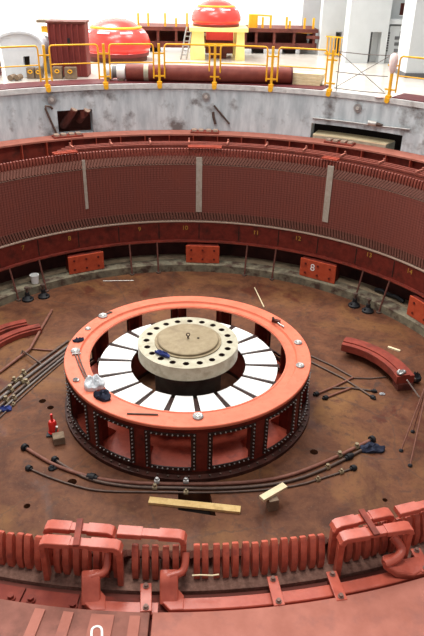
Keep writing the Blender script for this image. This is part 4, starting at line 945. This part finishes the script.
# small wooden blocks with yellow eyes
for px0, px1, pt, lab in ((28, 35.5, 67.5, 'small brown block with yellow eye, leftmost before the cabinet'), (36.5, 43, 68, 'small brown block with yellow eye, left of the railing post'), (54, 63, 66.5, 'brown block with yellow eye before the cabinet, left of its handle'), (65.5, 77, 67, 'widest brown block with yellow eye before the cabinet')):
    Yb = YC-.25; a, b = PY(px0, 78.5, Yb), PY(px1, 78.5, Yb); zt = PY(px0, pt, Yb).z
    t = thing('lifting_block', lab, 'block', ((a.x+b.x)/2, Yb, ZH), 'brown lifting blocks before the cabinet')
    MB().box(((a.x+b.x)/2, Yb, (ZH+zt)/2), (b.x-a.x, .22, zt-ZH)).build('body', 'wood_old', t, bevel=.01)
    c = Vector(((a.x+b.x)/2, Yb-.12, ZH+(zt-ZH)*.62)); MB().tube([c+Vector((.055*math.sin(x*PI/6), 0, .05*math.cos(x*PI/6)+(.02 if 3 < x < 9 else 0))) for x in range(13)], .014, 6).build('eye', 'yellow', t, smooth=40)
# pale hood at left
YP = P(20, 79, ZH).y+.3
out = [(6.5, 79), (3, 60), (0, 45), (-2, 38), (4, 34.5), (14, 32.2), (22, 32), (31, 34), (38, 38), (42, 44), (43, 54), (41.5, 66), (27, 79)]
t = thing('pale_hood', 'large pale grey curved hood with a square cut-out at far left', 'hood', (PY(20, 79, YP).x, YP, ZH))
pts = [PY(x, y, YP) for x, y in out]; pts = [Vector((p_.x, p_.y, max(p_.z, ZH))) for p_ in pts]
mb = MB(); lo = [[(p_.x, p_.z) for p_ in pts], [(PY(x, y, YP).x, PY(x, y, YP).z) for x, y in ((23, 56.5), (29.5, 56), (30, 65.5), (24, 66))]]
fl_ = [q for l in lo for q in l]; tr = tessellate_polygon([[Vector((x, z, 0)) for x, z in l] for l in lo]); n_ = len(fl_)
def bulge(x, z): return -.35*math.cos(max(-1.4, min(1.4, (x-pts[5].x)*1.3)))
mb.slab(lo, 0, .12); mb.v = [Vector((v.x, YP+v.z, v.y)) for v in mb.v]
mb.build('shell', 'hood', t)
for k in range(5):
    x, y = (3, 10, 18, 26, 36)[k], (38, 33.5, 32.3, 33, 37)[k]
mb = MB(); rim = [PY(x, y, YP) for x, y in out[3:12]]
mb.sweep([p_+Vector((0, .3, 0)) for p_ in rim], rect(.06, .7, .1), up=(0, 1, 0)); mb.build('rim', 'hood', t, smooth=40)
MB().box((PY(26.5, 61, YP).x, YP+.3, PY(26.5, 61, YP).z), (.3, .05, .4)).build('cutout_lining', 'dark', t)
q = PY(42, 38, YP+.9); t = thing('grey_drum', 'grey rounded drum end behind the pale hood', 'drum', (q.x, YP+.9, ZH))
MB().cyl((q.x-.1, YP+.9, q.z-.5), (q.x-.1, YP+1.5, q.z-.5), .60, 28).build('drum', 'grey_wall', t, smooth=40); MB().box((q.x-.1, YP+1.2, (ZH+q.z-1.0)/2), (.8, .4, q.z-1.0-ZH)).build('cradle', 'wood_old', t)
q = PY(1, 78, YP+.25); tag(MB().box((q.x-.25, YP+.35, ZH+.45), (.5, .2, .9), rz=.05).build('maroon_panel', 'maroon', loc=(q.x, YP+.35, ZH), bevel=.01), 'maroon steel panel edge at the far left of the hall', 'panel')
for px, lab in ((10.5, 'small rusty pipe offcut on the rim, left of two'), (17, 'small rusty pipe offcut on the rim, right of two')):
    c = P(px, 81, ZH); t = MB(); t.cyl(c+Vector((0, -.02, .075)), c+Vector((.05, .25, .075)), .07, 14); t.cyl(c+Vector((0, -.04, .075)), c+Vector((0, -.02, .075)), .04, 14); tag(t.build('pipe_offcut', 'wood_old', loc=c, smooth=40), lab, 'offcut', 'pipe offcuts on the rim')
# ---- control board at right
YQ = 12.75; a, b = PY(384.5, 60, YQ), PY(401, 60, YQ); zt = PY(390, 25.5, YQ).z
t = thing('control_board', 'tall white control board with rows of dark gauges by the column', 'control board', ((a.x+b.x)/2, YQ, ZH))
MB().box(((a.x+b.x)/2, YQ, (ZH+zt)/2), (b.x-a.x, .25, zt-ZH)).build('panel', 'wall_paint', t)
for px, py, w_, h_ in ((397, 38, .14, .10), (396.5, 44, .14, .10), (396, 50.5, .14, .10), (395.5, 57, .12, .10), (400.5, 35, .05, .22), (402.5, 35, .05, .22)):
    q = PY(px, py, YQ-.14); MB().box(q, (w_, .04, h_)).build('gauge', 'door_dark', t)
for k in range(8): q = PY(388.6-k*.35, 33+k*2.5, YQ-.14); MB().box(q, (.09, .04, .055)).build('label_plate', 'door_dark', t)
q = PY(406, 46, YQ+.02); MB().box((q.x, YQ, (ZH+zt)/2), (.30, .3, zt-ZH)).build('side_cubicle', 'grey_wall', t); MB().box(PY(405, 45, YQ-.16), (.08, .04, .16)).build('gauge', 'door_dark', t)
